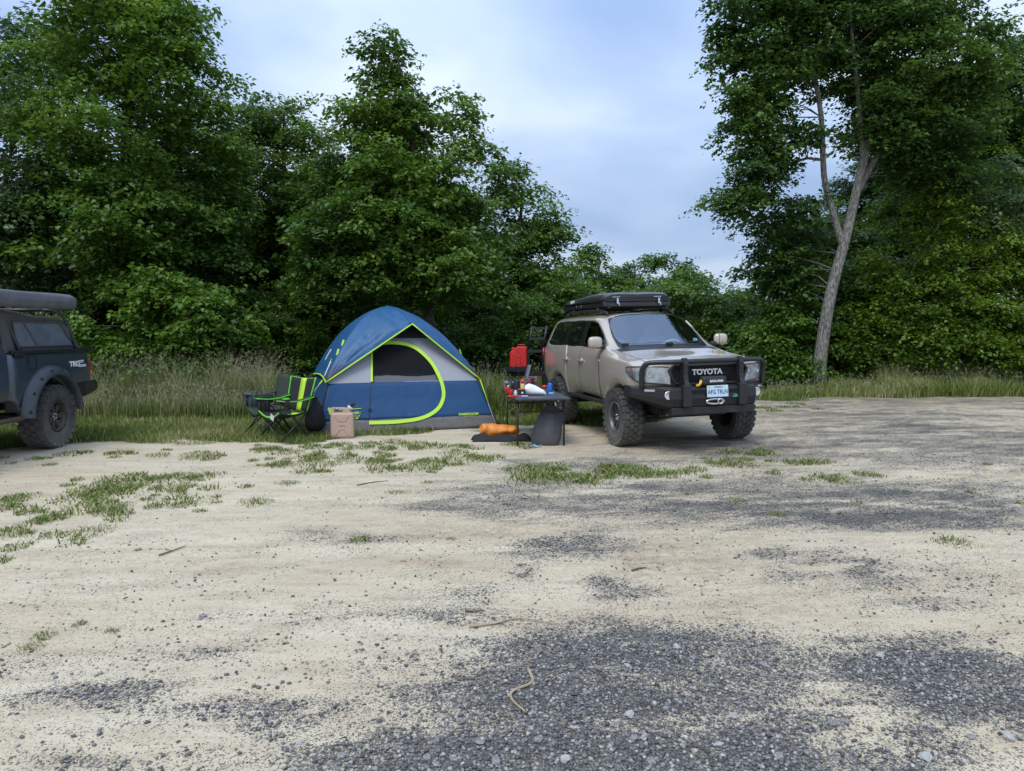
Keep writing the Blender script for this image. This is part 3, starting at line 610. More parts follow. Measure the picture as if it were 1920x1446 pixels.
# ------------------------------------------------------------------ tufts on the bare ground
def tufts():
    rng = np.random.default_rng(41); protos = []
    for i in range(9):
        n = [40, 54, 74, 96, 120, 80, 54, 150, 48][i]; r = [.055, .07, .095, .125, .155, .10, .06, .19, .08][i]
        a = rng.random(n)*6.28; q = np.sqrt(rng.random(n))*r; p = np.stack([q*np.cos(a)*1.25, q*np.sin(a), np.full(n, -.004)], 1)
        h = (.025+.058*rng.random(n))*(1.15-.5*q/r); tone = np.clip(.40+rng.normal(0, .2, n), 0, 1); dry = rng.random(n) < .26; tone[dry] = rng.uniform(.75, 1, dry.sum())
        co, F, T = blades(p, h, .006+.005*rng.random(n), rng.uniform(.3, 1.5, n), tone, rng, 2)
        protos.append(np_mesh('grass_tuft', co, F, 3, {'tone': T})); protos[-1].materials.append(MAT['grass'])
    zones = [(260, 912, 120, 22, 30, 1.1), (350, 930, 60, 18, 9, 1.0), (100, 955, 130, 22, 18, 1.2), (60, 1000, 90, 22, 12, 1.1), (200, 965, 70, 10, 5, 1.0), (250, 852, 140, 10, 16, 1.0), (60, 862, 70, 10, 6, .9), (480, 858, 130, 12, 16, 1.0), (640, 850, 130, 18, 30, 1.0), (780, 850, 110, 20, 30, 1.0), (860, 872, 110, 14, 18, 1.1),
      (700, 880, 140, 8, 9, 1.0), (1080, 888, 90, 15, 22, 1.2), (1190, 885, 60, 14, 14, 1.2), (1030, 895, 60, 10, 8, 1.0), (1400, 868, 70, 12, 14, 1.0), (1290, 897, 40, 10, 6, 1.0), (1460, 885, 80, 12, 9, .9), (1580, 905, 90, 6, 8, .9), (900, 838, 90, 8, 10, .9), (560, 838, 90, 6, 12, .9), (290, 950, 100, 8, 6, .9), (340, 905, 60, 14, 6, 1), (1480, 775, 60, 8, 12, 1.0), (620, 835, 70, 6, 8, .9)]
    pts = []
    for (cx, cy, rx, ry, n, s) in zones:
        for _ in range(int(n*.88)):
            a = rng.random()*6.28; q = 1.2*math.sqrt(rng.random()); pts.append((cx+rx*q*math.cos(a), cy+ry*q*math.sin(a), s*rng.uniform(.7, 1.3)))
    single = [(678, 1014, 1.0, 'lone round grass tuft on the pale dirt in the middle of the lot'), (150, 1168, .55, None), (85, 1190, .6, None), (210, 1183, .5, None), (55, 1212, .4, None), (460, 912, 1.1, None), (480, 942, .9, None), (540, 906, .7, None), (950, 948, .6, None), (1790, 1030, .8, None), (1605, 952, .7, None), (1460, 970, .7, None), (0, 1050, .8, None), (800, 906, .7, None), (745, 925, .6, None), (1380, 945, .6, None), (1700, 935, .6, None), (1820, 940, .7, None), (1290, 930, .6, None), (260, 1030, .5, None), (845, 1012, .5, None), (1910, 960, .6, None), (1560, 910, .8, None), (1850, 890, .6, None)]
    for (u, v, s) in pts:
        p = ground_pt(u, v); i = int(rng.integers(0, 9)); o = link('grass_tuft', protos[i]); o.location = (p.x, p.y, gh(p.x, p.y)); o.rotation_euler = (0, 0, rng.random()*6.28); o.scale = (s*1.15, s*1.15, s*.95)
        tag(o, 'green grass tuft among others in the thin turf at the front of the camp', 'grass tuft', 'tufts of thin turf')
    for (u, v, s, lab) in single:
        p = ground_pt(u, v); i = int(rng.integers(0, 9)); o = link('grass_tuft', protos[2 if lab else i]); o.location = (p.x, p.y, gh(p.x, p.y)); o.rotation_euler = (0, 0, rng.random()*6.28); o.scale = (s, s, s*.9)
        if lab: tag(o, lab, 'grass tuft')
        else: tag(o, 'small stray grass tuft standing alone on bare gravel', 'grass tuft', 'stray tufts on bare gravel')
tufts()

# ------------------------------------------------------------------ loose stones
pm('stone', (.165, .163, .163), .85, noise=(7, 1.0, (.36, .35, .33)), bump=(90, .3))
pm('stone_pale', (.46, .45, .42), .85, noise=(12, .7, (.30, .30, .30)), bump=(60, .4))
def stone_proto(rng, k=12):
    if k == 12:
        t = (1+5**.5)/2; v = np.array([(-1, t, 0), (1, t, 0), (-1, -t, 0), (1, -t, 0), (0, -1, t), (0, 1, t), (0, -1, -t), (0, 1, -t), (t, 0, -1), (t, 0, 1), (-t, 0, -1), (-t, 0, 1)], float)/2
        f = np.array([(0, 11, 5), (0, 5, 1), (0, 1, 7), (0, 7, 10), (0, 10, 11), (1, 5, 9), (5, 11, 4), (11, 10, 2), (10, 7, 6), (7, 1, 8), (3, 9, 4), (3, 4, 2), (3, 2, 6), (3, 6, 8), (3, 8, 9), (4, 9, 5), (2, 4, 11), (6, 2, 10), (8, 6, 7), (9, 8, 1)])
    else:
        v = np.array([(1, 0, 0), (-1, 0, 0), (0, 1, 0), (0, -1, 0), (0, 0, 1), (0, 0, -1)], float); f = np.array([(0, 2, 4), (2, 1, 4), (1, 3, 4), (3, 0, 4), (2, 0, 5), (1, 2, 5), (3, 1, 5), (0, 3, 5)])
    v = v*rng.uniform(.62, 1.15, (len(v), 1))+rng.normal(0, .10, v.shape); return v, f
def gravel():
    rng = np.random.default_rng(51)
    def field(n, y0, y1, k, smin, smax, base, gain):
        y = rng.uniform(y0, y1, n); x = rng.uniform(-1, 1, n)*(.76*y+.25); x, y = x, y
        keepw = (.76*y+.25)/(.76*y1+.25)
        _, g, _ = ground_masks(x, y); cl = fbm(x*6, y*6, 3)
        pr = np.clip(base*np.clip((cl-.35)*4, 0, 1.5)+gain*np.clip((g-.2)*1.25, 0, 1), 0, 1)*keepw
        ok = rng.random(n) < pr; x, y = x[ok], y[ok]; m = len(x)
        s = smin+(smax-smin)*rng.random(m)**3.2
        protos = [stone_proto(rng, k) for _ in range(24)]; pv = np.stack([p[0] for p in protos]); f = protos[0][1]; nv = pv.shape[1]
        pi = rng.integers(0, 24, m); a = rng.random(m)*6.28; V = pv[pi]*np.stack([s*.5, s*.5*rng.uniform(.6, 1, m), s*.5*rng.uniform(.4, .75, m)], 1)[:, None, :]
        # tilt then spin
        tl = rng.normal(0, .3, m); ct, st = np.cos(tl)[:, None], np.sin(tl)[:, None]; V = np.stack([V[..., 0], V[..., 1]*ct-V[..., 2]*st, V[..., 1]*st+V[..., 2]*ct], -1)
        ca, sa = np.cos(a)[:, None], np.sin(a)[:, None]; V = np.stack([V[..., 0]*ca-V[..., 1]*sa, V[..., 0]*sa+V[..., 1]*ca, V[..., 2]], -1)
        V[..., 0] += x[:, None]; V[..., 1] += y[:, None]; V[..., 2] += (ground_h(x, y)+s*.10+rng.random(m)*s*.12)[:, None]
        F = (f[None]+(np.arange(m)*nv)[:, None, None]).reshape(-1, 3)
        tone = np.repeat(rng.random(m), nv); return V.reshape(-1, 3), F, tone
    L = [field(105000, 2.3, 3.7, 12, .005, .030, .06, .80), field(80000, 3.7, 5.6, 8, .007, .032, .06, .62), field(50000, 5.6, 9.0, 8, .012, .032, .04, .28)]
    co, F, T = merge(L)
    me = np_mesh('gravel_stones', co, F, 3, {'tone': T})
    m = bpy.data.materials.new('gravel_stones'); m.use_nodes = True; nt = m.node_tree; nd, lk = nt.nodes, nt.links; b = nd['Principled BSDF']; b.inputs['Roughness'].default_value = .8; b.inputs['Specular IOR Level'].default_value = .3
    a = nd.new('ShaderNodeAttribute'); a.attribute_name = 'tone'; r = nd.new('ShaderNodeValToRGB'); lk.new(a.outputs['Fac'], r.inputs[0]); el = r.color_ramp.elements
    el[0].position = 0; el[0].color = (.075, .074, .074, 1); el[1].position = 1; el[1].color = (.48, .43, .34, 1)
    for p, c in ((.45, (.16, .157, .155)), (.82, (.265, .258, .25)), (.95, (.37, .35, .32))): e = el.new(p); e.color = (*c, 1)
    tc = nd.new('ShaderNodeTexCoord'); n = nd.new('ShaderNodeTexNoise'); n.inputs['Scale'].default_value = 120; lk.new(tc.outputs['Object'], n.inputs['Vector'])
    mx = nd.new('ShaderNodeMix'); mx.data_type = 'RGBA'; mx.blend_type = 'OVERLAY'; mx.inputs[0].default_value = .6; lk.new(r.outputs[0], mx.inputs[6]); lk.new(n.outputs['Fac'], mx.inputs[7]); lk.new(mx.outputs[2], b.inputs['Base Color'])
    tag(link('gravel_stones', me, m), 'crushed grey gravel scattered thickly over the pale ground', 'gravel', kind='stuff')
    # the larger stones one can pick out
    big = [(1432, 945+305, .055), (1176, 1252, .05), (1336, 1288, .035), (1430, 1270, .035), (1375, 1345, .05), (1560, 1365, .06), (1585, 1362, .04), (1890, 1400, .06), (1820, 1395, .04), (1250, 1330, .045), (1180, 1340, .05), (1190, 1385, .045), (1010, 1390, .05), (1080, 1370, .045), (900, 1395, .045), (865, 1355, .05), (1650, 1240, .05), (1450, 1225, .04), (760, 1330, .035), (560, 1395, .03), (640, 1420, .04), (480, 1340, .03), (1735, 1430, .06), (380, 1155, .05), (375, 1160, .035), (960, 1075, .05), (975, 1062, .04), (980, 1082, .035), (1270, 1215, .05), (1300, 1235, .04), (1100, 1300, .045), (1350, 1400, .05), (1460, 1420, .045), (1220, 1430, .055), (1060, 1425, .05), (930, 1430, .055), (800, 1425, .045)]
    meshes = []
    for i in range(6):
        v, f = stone_proto(rng, 12); v[:, 2] *= .62; bm = bmesh.new(); vs_ = [bm.verts.new(q) for q in v*.5]
        for q in f: bm.faces.new([vs_[j] for j in q])
        bmesh.ops.subdivide_edges(bm, edges=bm.edges[:], cuts=1, use_grid_fill=True)
        for q in bm.verts: q.co += Vector(rng.normal(0, .025, 3))
        mm = bpy.data.meshes.new('stone'); bm.to_mesh(mm); bm.free(); mm.materials.append(MAT['stone_pale' if i in (1, 4) else 'stone']); meshes.append(mm)
    for i, (u, v, s) in enumerate(big):
        p = ground_pt(u, v); j = i % 6; o = link('stone', meshes[j]); o.location = (p.x, p.y, gh(p.x, p.y)+s*.16); o.rotation_euler = (0, 0, rng.random()*6.28); o.scale = (s, s, s)
        tag(o, 'larger pale stone lying on the dark gravel' if j in (1, 4) else 'larger dark grey stone lying on the gravel', 'stone', 'pale stones' if j in (1, 4) else 'dark stones')
gravel()
pm('twig', (.10, .075, .055), .9, noise=(30, .7, (.2, .16, .12))); pm('dry_root', (.40, .31, .20), .9, noise=(25, .6, (.26, .2, .13)))
def stick(name, px, r, mat, label, z=.008):
    P = [ground_pt(u, v) for u, v in px]; P = [Vector((p.x, p.y, gh(p.x, p.y)+z+random.uniform(0, .006))) for p in P]
    S = spline(P, 14); mb = MB(); mb.tube(S, [r*(1-.55*i/(len(S)-1))*random.uniform(.85, 1.15) for i in range(len(S))], 6)
    tag(mb.build(name, MAT[mat]), label, 'stick'); return mb
stick('dry_root', [(990, 1255), (998, 1280), (962, 1300), (960, 1315), (985, 1338)], .009, 'dry_root', 'pale crooked root lying on gravel')
stick('twig', [(298, 1042), (325, 1033), (348, 1022)], .007, 'twig', 'thin dark forked twig lying on pale dirt')
stick('twig', [(310, 1030), (322, 1034)], .004, 'twig', 'short dark twig end touching the forked twig')
stick('twig', [(872, 1150), (890, 1149), (907, 1148)], .008, 'twig', 'short brown stick on the pale wheel track')
stick('twig', [(670, 912), (700, 905), (728, 903)], .007, 'twig', 'long thin straw-coloured stick near the tufts by the tent')
stick('dry_root', [(880, 1175), (930, 1168), (975, 1160), (1050, 1172)], .006, 'dry_root', 'thin brown vine stem lying across the wheel track')
stick('twig', [(1185, 1072), (1200, 1068), (1212, 1066)], .008, 'twig', 'reddish brown stick beside the brown stain')
# ------------------------------------------------------------------ vehicle materials and shared builders
DUST = (.30, .26, .20)
pm('suv_paint', (.47, .405, .335), .24, .2, coat=1.0, noise=(1.5, .35, (.43, .37, .305)), dirt=(.75, DUST, .55))
pm('black_steel', (.018, .019, .021), .36, dirt=(.6, (.10, .09, .075), .5), bump=(120, .12)); pm('black_plastic', (.022, .023, .025), .6); pm('black_rubber', (.042, .042, .042), .85, bump=(60, .2), noise=(7, .7, (.085, .082, .076)), dirt=(.5, (.20, .18, .15), .6))
pm('black_trim', (.012, .012, .013), .3); pm('dark_void', (.006, .006, .006), .95); pm('chrome', (.75, .77, .8), .09, 1); pm('rim_grey', (.11, .115, .12), .35, .8, dirt=(.7, DUST, .35)); pm('rim_lip', (.33, .33, .33), .3, .9)
pm('rim_bronze', (.085, .075, .062), .45, .6, dirt=(.8, (.22, .19, .15), .6)); pm('tail_red', (.35, .012, .012), .15, coat=1); pm('amber', (.75, .22, .04), .2, coat=1); pm('white_paint', (.8, .8, .8), .5); pm('plate_blue', (.50, .66, .80), .4)
pm('navy', (.02, .035, .13), .5); pm('beige_leather', (.50, .45, .38), .6); pm('dash_grey', (.22, .21, .20), .7); pm('silver', (.55, .55, .56), .3, .8); pm('lamp_glass', (.92, .94, .97), .22, .35, coat=1, noise=(13, .8, (.38, .40, .43)))
pm('teal_print', (.10, .55, .50), .5); pm('red_plastic', (.55, .018, .012), .38, bump=(80, .08)); pm('yellow_print', (.75, .45, .05), .5); pm('privacy_glass', (.008, .009, .010), .04, coat=1, spec=.7)
def glass_mat(name, tint, refl=.10):
    m = bpy.data.materials.new(name); m.use_nodes = True; nt = m.node_tree; nd, lk = nt.nodes, nt.links; nd.remove(nd['Principled BSDF']); out = nd['Material Output']
    t = nd.new('ShaderNodeBsdfTransparent'); t.inputs[0].default_value = (*tint, 1); g = nd.new('ShaderNodeBsdfGlossy'); g.inputs['Roughness'].default_value = .03; g.inputs[0].default_value = (.9, .95, 1, 1)
    fr = nd.new('ShaderNodeFresnel'); fr.inputs[0].default_value = 1.5; ad = nd.new('ShaderNodeMath'); ad.operation = 'ADD'; ad.use_clamp = True; lk.new(fr.outputs[0], ad.inputs[0]); ad.inputs[1].default_value = refl
    mx = nd.new('ShaderNodeMixShader'); lk.new(ad.outputs[0], mx.inputs[0]); lk.new(t.outputs[0], mx.inputs[1]); lk.new(g.outputs[0], mx.inputs[2]); lk.new(mx.outputs[0], out.inputs[0]); MAT[name] = m
glass_mat('windscreen_glass', (.84, .95, 1.0), .20); glass_mat('tinted_glass', (.05, .055, .06), .03); glass_mat('clear_plastic', (.93, .95, .97), .05)

def cage_parts(stations, parts, parent, mats, names, level=2, center_front=None, center_rear=None, creases=(), gap=.004, inset=(), shrink_parts=(), sharp=(), sharp_v=.8, glass=()):
    """stations: list of rows of (x,y,z) for the left half, last row on the centre line. parts: fn(i,j,side)->index of the part. Splits the subdivided skin into one object per part."""
    bm = bmesh.new(); nS, nR = len(stations), len(stations[0]); V = {}
    for i in range(nS):
        for j in range(nR):
            x, y, z = stations[i][j]
            if j == nR-1: V[i, j, 1] = V[i, j, -1] = bm.verts.new((x, 0, z))
            else:
                for s in (1, -1): V[i, j, s] = bm.verts.new((x, s*y, z))
    ins = {}
    for i in range(nS-1):
        for j in range(nR-1):
            for s in (1, -1):
                q = [V[i, j, s], V[i+1, j, s], V[i+1, j+1, s], V[i, j+1, s]]
                f = bm.faces.new(q if s == 1 else q[::-1]); f.material_index = parts(i, j, s); f.smooth = True
                if f.material_index in inset: ins.setdefault((f.material_index), []).append(f)
    for i, cx in ((0, center_front), (nS-1, center_rear)):
        if cx is None: continue
        nr = cx[1]; prev = None
        for j in range(nr+1):
            c = bm.verts.new((cx[0], 0, stations[i][j][2]))
            if prev is not None:
                for s in (1, -1):
                    q = [V[i, j-1, s], V[i, j, s], c, prev]; f = bm.faces.new(q); f.material_index = 0; f.smooth = True
            prev = c
        loop = [V[i, j, 1] for j in range(nr, nR)]+[V[i, j, -1] for j in range(nR-2, nr-1, -1)]+[prev]
        f = bm.faces.new(loop); f.material_index = 0; f.smooth = True
    for mi, fl in ins.items():
        w, trim = inset[mi]
        r = bmesh.ops.inset_region(bm, faces=fl, thickness=w, use_even_offset=True, use_boundary=False)
        for f in r['faces']: f.material_index = trim; f.smooth = True
    bmesh.ops.recalc_face_normals(bm, faces=bm.faces)
    cl = bm.edges.layers.float.new('crease_edge')
    for (i0, i1, j, v) in creases:                # crease along row j from station i0 to i1
        for i in range(i0, i1):
            for s in (1, -1):
                e = bm.edges.get((V[i, j, s], V[i+1, j, s]))
                if e: e[cl] = v
    for e in bm.edges:
        fm = set(f.material_index for f in e.link_faces)
        if len(fm) > 1 and fm & set(sharp): e[cl] = max(e[cl], sharp_v)
    vl = bm.verts.layers.float.new('crease_vert')
    for v in bm.verts:
        fm = set(f.material_index for f in v.link_faces)
        if len(fm) > 1 and fm & set(glass): v[vl] = .62
    me = bpy.data.meshes.new('cage'); bm.to_mesh(me); bm.free()
    o = bpy.data.objects.new('cage', me); COL.objects.link(o); subsurf(o, level); bpy.context.view_layer.update()
    ev = bpy.data.meshes.new_from_object(o.evaluated_get(bpy.context.evaluated_depsgraph_get())); bpy.data.objects.remove(o)
    co = np.empty(len(ev.vertices)*3); ev.vertices.foreach_get('co', co); co = co.reshape(-1, 3); made = {}
    nrm = np.empty(len(ev.vertices)*3); ev.vertices.foreach_get('normal', nrm); nrm = nrm.reshape(-1, 3)
    polys = [(list(p.vertices), p.material_index) for p in ev.polygons]
    for mi in sorted(set(m for _, m in polys)):
        fs = [v for v, m in polys if m == mi]; used = sorted(set(i for f in fs for i in f)); mp = {u: k for k, u in enumerate(used)}; F = [[mp[i] for i in f] for f in fs]
        C = co[used].copy()
        if mi in shrink_parts:                    # pull the rim of a door or bonnet in, so that a shut line opens round it
            cnt = {}
            for f in F:
                for a, b in zip(f, f[1:]+f[:1]): cnt[frozenset((a, b))] = cnt.get(frozenset((a, b)), 0)+1
            bd = set(v for e, c in cnt.items() if c == 1 for v in e); nb = {}
            for f in F:
                for a in f:
                    if a in bd: nb.setdefault(a, set()).update(q for q in f if q not in bd)
            for a in bd:
                if nb.get(a):
                    d = np.mean([C[q] for q in nb[a]], 0)-C[a]; L = np.linalg.norm(d); C[a] += d/L*min(gap, L*.45)-nrm[used[a]]*.004
        m2 = bpy.data.meshes.new(names[mi]); m2.from_pydata([tuple(c) for c in C], [], F); m2.polygons.foreach_set('use_smooth', [True]*len(F)); m2.update()
        ob = link(names[mi], m2, MAT[mats[mi]], parent); made[mi] = ob
    return made, (co, nrm, polys)
def liner_from(data, skip, off, parent, name='light_block_shell', mat='dark_void'):  # added black copy inside the skin, keeps light out of the shut lines
    co, nrm, polys = data; fs = [v for v, m in polys if m not in skip]; used = sorted(set(i for f in fs for i in f)); mp = {u: k for k, u in enumerate(used)}
    me = bpy.data.meshes.new(name); me.from_pydata([tuple(c) for c in (co-nrm*off)[used]], [], [[mp[i] for i in f] for f in fs]); me.update(); return link(name, me, MAT[mat], parent)

def tyre_mesh(Rad, W, rim, nl=26, rows=4):
    mb = MB(); w = W/2
    mb.lathe([(rim-.01, -w*.80), (rim+.012, -w*.86), (rim+.03, -w*.98), (Rad*.80, -w*1.04), (Rad*.92, -w*.99), (Rad*.955, -w*.90), (Rad*.962, -w*.4), (Rad*.962, w*.4), (Rad*.955, w*.90), (Rad*.92, w*.99), (Rad*.80, w*1.04), (rim+.03, w*.98), (rim+.012, w*.86), (rim-.01, w*.80)], 48, 'Y', caps=False)
    for k in range(nl):
        a = 2*math.pi*k/nl
        for row in range(rows):
            yc = (-1+2*(row+.5)/rows)*w*.88; sh = (.5 if row % 2 else 0)*2*math.pi/nl; edge = row in (0, rows-1)
            tang = 2*math.pi*Rad/nl*(.70 if edge else .66); wid = W/rows*(.80)
            skew = .35*(1 if row < rows/2 else -1)*(0 if edge else 1)
            M = Matrix.Rotation(a+sh, 4, 'Y') @ Matrix.Translation((0, yc, Rad*.973)) @ Matrix.Rotation(skew, 4, 'Z')
            mb.box((0, 0, 0), (tang, wid, Rad*.055), M=M)
            if edge:                              # shoulder lug runs down the sidewall
                sg = -1 if row == 0 else 1
                M2 = Matrix.Rotation(a+sh, 4, 'Y') @ Matrix.Translation((0, sg*w*.965, Rad*(.905 if k % 2 else .89))) @ Matrix.Rotation(sg*-.25, 4, 'X')
                mb.box((0, 0, 0), (tang*(.8 if k % 2 else .95), W*.10, Rad*(.12 if k % 2 else .16)), M=M2)
    return mb.mesh('tyre')
def rim_meshes(rim, W, out=-1, spokes=6, deep=.03, lip=True):
    """out = side (Y sign) that faces outwards"""
    w = W/2*.86*out; mb = MB()
    mb.lathe([(rim*1.02, w), (rim*.99, w*1.03), (rim*.93, w*1.02), (rim*.90, w*.90), (rim*.86, w*.35), (rim*.85, -w*.8), (rim*1.0, -w)], 40, 'Y', caps=False)
    mb.lathe([(.02, w*(1-.55)), (rim*.9, w*(1-.62))][::1], 40, 'Y', caps=False) if False else None
    face = w*.78-deep*out
    mb.lathe([(0.001, face+.012*out), (rim*.20, face+.012*out), (rim*.27, face), (rim*.30, face-.03*out), (rim*.30, -w*.5)], 24, 'Y', caps=False)
    for k in range(spokes):
        a = 2*math.pi*(k+.25)/spokes; M = Matrix.Rotation(a, 4, 'Y')
        o = [(-rim*.10, rim*.22), (rim*.10, rim*.22), (rim*.16, rim*.60), (rim*.22, rim*.90), (-rim*.22, rim*.90), (-rim*.16, rim*.60)]
        mb.prism(o, .035, M @ Matrix.Translation((0, face-.0175, 0)))
    bolts = MB()
    for k in range(20):
        a = 2*math.pi*k/20; bolts.lathe([(.001, .006*out), (rim*.022, .006*out), (rim*.026, 0)], 6, 'Y', (rim*.955*math.cos(a), w*1.02, rim*.955*math.sin(a)), caps=False)
    for k in range(5):
        a = 2*math.pi*k/5; bolts.lathe([(.001, .02*out), (rim*.035, .02*out), (rim*.04, 0)], 6, 'Y', (rim*.17*math.cos(a), face+.012*out, rim*.17*math.sin(a)), caps=False)
    back = MB(); back.lathe([(.001, -w*.1), (rim*.87, -w*.1)], 32, 'Y', caps=False)
    return mb.mesh('rim'), bolts.mesh('bolt'), back.mesh('brake_disc')
def add_wheel(parent, c, Rad, W, rim, out, rimmat, lipmat, steer=0, spokes=6, nl=26, cache={}):
    key = (Rad, W, rim, out, spokes)
    if key not in cache:
        cache[key] = (tyre_mesh(Rad, W, rim, nl), *rim_meshes(rim, W, out, spokes))
        mb = MB(); w = W/2*.86*out; mb.lathe([(rim*.90, w*1.0), (rim*.92, w*1.06), (rim*1.02, w*1.05), (rim*1.04, w*.98)], 40, 'Y', caps=False); cache[key] += (mb.mesh('rim_ring'),)
    t, r, b, d, ring = cache[key]
    wh = empty('wheel', c, steer); wh.parent = parent
    link('tyre', t, MAT['black_rubber'], wh); link('rim', r, MAT[rimmat], wh); link('wheel_bolts', b, MAT['silver'], wh)['kind'] = 'stuff'; link('brake_disc', d, MAT['dark_void'], wh); link('rim_ring', ring, MAT[lipmat], wh)
    return wh

# ------------------------------------------------------------------ the tan four-wheel drive
def build_suv():
    root = empty('four_wheel_drive', (2.43, 10.42, .030), R(-76.6), 'lifted tan four-wheel drive with black bull bar and mud tyres parked on the gravel edge', 'car')
    root.rotation_euler = (R(1.45), 0, R(-76.6))
    RA, WZ = .505, .415
    def arch(dx): return WZ+math.sqrt(max(RA**2-dx**2, 0))
    def low(x, z0=.63, xc=None, w=1.0, bulge=0):
        """rows 0..5 of a lower section: inner, edge, sill, door, mid, shoulder ; returns list (x,y,z)"""
        if xc is None: zs = (z0, z0+.015, .74, .92, 1.10, 1.27)
        else:
            a = arch(x-xc); zs = (a, a+.012, max(a+.05, .74), max(a+.09, .92), max(a+.17, 1.10), 1.27)
        ys = (.60 if xc is not None else .80, .90+bulge, .945+bulge, .965+bulge*.8, .972+bulge*.4, .95)
        return [(x, y*w, z) for y, z in zip(ys, zs)]
    S = []
    def st(lowrows, r):                           # r: rows 6..11 = belt, window top, pillar inner, roof mid, centre
        S.append(lowrows+r)
    hood = lambda x, z, w=1: [(x, .86*w, z-.02), (x, .76*w, z), (x+.005, .62*w, z+.016), (x+.02, .36*w, z+.034), (x+.025, 0, z+.030)]
    st([(x_, y_, z_) for x_, y_, z_ in ((.70, .5, .87), (.76, .76, .875), (.79, .76, .89), (.81, .76, .95), (.81, .76, 1.03), (.80, .76, 1.12))], [(.79, .75, 1.155), (.80, .68, 1.175), (.82, .56, 1.185), (.85, .30, 1.195), (.86, 0, 1.20)])
    st([(x_, y_, z_) for x_, y_, z_ in ((.58, .6, .87), (.62, .87, .875), (.64, .895, .89), (.66, .90, .95), (.66, .905, 1.04), (.65, .90, 1.14))], hood(.66, 1.20, .99))
    for x in (.50, .37): st([(a, b, max(c, .80+.01*k)) for k, (a, b, c) in enumerate(low(x, xc=0, bulge=.012)[:5])]+[(x, .945, 1.19 if x > .4 else 1.205)], hood(x, 1.235 if x > .4 else 1.252))
    st(low(0, xc=0, bulge=.018)[:5]+[(0, .95, 1.235)], hood(0, 1.288))
    st(low(-.37, xc=0, bulge=.012)[:5]+[(-.37, .948, 1.265)], [(-.33, .875, 1.315), (-.27, .78, 1.335), (-.22, .63, 1.350), (-.17, .33, 1.362), (-.15, 0, 1.366)])
    st(low(-.505, xc=0, bulge=.008)[:5]+[(-.50, .95, 1.275)], [(-.50, .895, 1.355), (-.46, .80, 1.362), (-.40, .70, 1.368), (-.33, .36, 1.378), (-.30, 0, 1.382)])
    st(low(-.64)[:5]+[(-.64, .95, 1.28)], [(-.68, .905, 1.385), (-.62, .825, 1.40), (-.53, .74, 1.395), (-.42, .38, 1.398), (-.385, 0, 1.40)])
    st(low(-1.18), [(-1.18, .905, 1.388), (-1.26, .735, 1.80), (-1.20, .66, 1.853), (-1.13, .35, 1.893), (-1.11, 0, 1.902)])
    roof = lambda x, dz=0, xo=0: [(x, .905, 1.392), (x+xo, .735, 1.815+dz), (x+xo, .66, 1.885+dz), (x+xo, .35, 1.932+dz), (x+xo, 0, 1.942+dz)]
    st(low(-1.66), roof(-1.62, -.004)); st(low(-1.98), roof(-1.76))
    st(low(-2.345, xc=-2.85, bulge=.006), roof(-2.50)); st(low(-2.48, xc=-2.85, bulge=.01), roof(-2.63)); st(low(-2.85, xc=-2.85, bulge=.016), roof(-2.95, -.004))
    st(low(-3.22, xc=-2.85, bulge=.01), roof(-3.30, -.01, .04)); st(low(-3.355, xc=-2.85, bulge=.004, w=.995), roof(-3.60, -.016, .10))
    st(low(-3.72, z0=.70, w=.985), [(-3.80, .885, 1.395), (-3.68, .725, 1.79), (-3.66, .65, 1.862), (-3.66, .35, 1.912), (-3.66, 0, 1.922)])
    st([(x_, y_*.93, z_) for x_, y_, z_ in low(-3.96, z0=.74)], [(-3.99, .82, 1.40), (-3.87, .66, 1.77), (-3.84, .60, 1.82), (-3.85, .33, 1.865), (-3.85, 0, 1.875)])
    nS = len(S)
    # parts: 0 body 1 bonnet 2 black trim 3 windscreen 4/5 front door l/r 6/7 rear door l/r 8/9 front side window 10/11 rear side window 12/13 quarter window 14/15 frame parts of windscreen
    def part(i, j, s):
        k = 0 if s == 1 else 1
        if 1 <= i <= 4 and j >= 7: return 1
        if i in (5,) and j >= 7: return 2
        if i == 6 and j >= 8: return 2
        if i == 7 and j >= 8: return 3
        if 7 <= i <= 8 and j == 6: return 8+k
        if i == 9 and j == 6: return 2
        if i == 10 and j == 6: return 10+k
        if i == 11 and j == 6: return 2
        if 12 <= i <= 14 and j == 6: return 12+k
        if 7 <= i <= 8 and 1 <= j <= 5: return 4+k
        if 9 <= i <= 10 and 1 <= j <= 5: return 6+k
        return 0
    mats = {0: 'suv_paint', 1: 'suv_paint', 2: 'black_trim', 3: 'windscreen_glass', 4: 'suv_paint', 5: 'suv_paint', 6: 'suv_paint', 7: 'suv_paint', 8: 'tinted_glass', 9: 'tinted_glass', 10: 'privacy_glass', 11: 'privacy_glass', 12: 'privacy_glass', 13: 'privacy_glass'}
    names = {0: 'body', 1: 'bonnet', 2: 'window_trim', 3: 'windscreen', 4: 'door', 5: 'door', 6: 'door', 7: 'door', 8: 'side_window', 9: 'side_window', 10: 'side_window', 11: 'side_window', 12: 'quarter_window', 13: 'quarter_window'}
    cr = [(8, nS-1, 6, .5), (4, 8, 6, .45), (1, nS-1, 5, .55), (7, nS-2, 7, .35), (7, 8, 8, .8), (7, 8, 7, .6), (1, 6, 7, .6), (1, 6, 9, .45), (2, nS-1, 1, .9)]
    made, data = cage_parts(S, part, root, mats, names, 2, center_front=(.84, 5), center_rear=(-4.02, 6), creases=cr, gap=.005, inset={3: (.022, 2), 8: (.022, 2), 9: (.022, 2), 10: (.018, 2), 11: (.018, 2), 12: (.018, 2), 13: (.018, 2)}, shrink_parts=(1, 4, 5, 6, 7), sharp=(2, 3, 8, 9, 10, 11, 12, 13), sharp_v=.86, glass=(3, 8, 9, 10, 11, 12, 13))
    solid_mod(made[0], .012); made[2].name = 'window_trim'
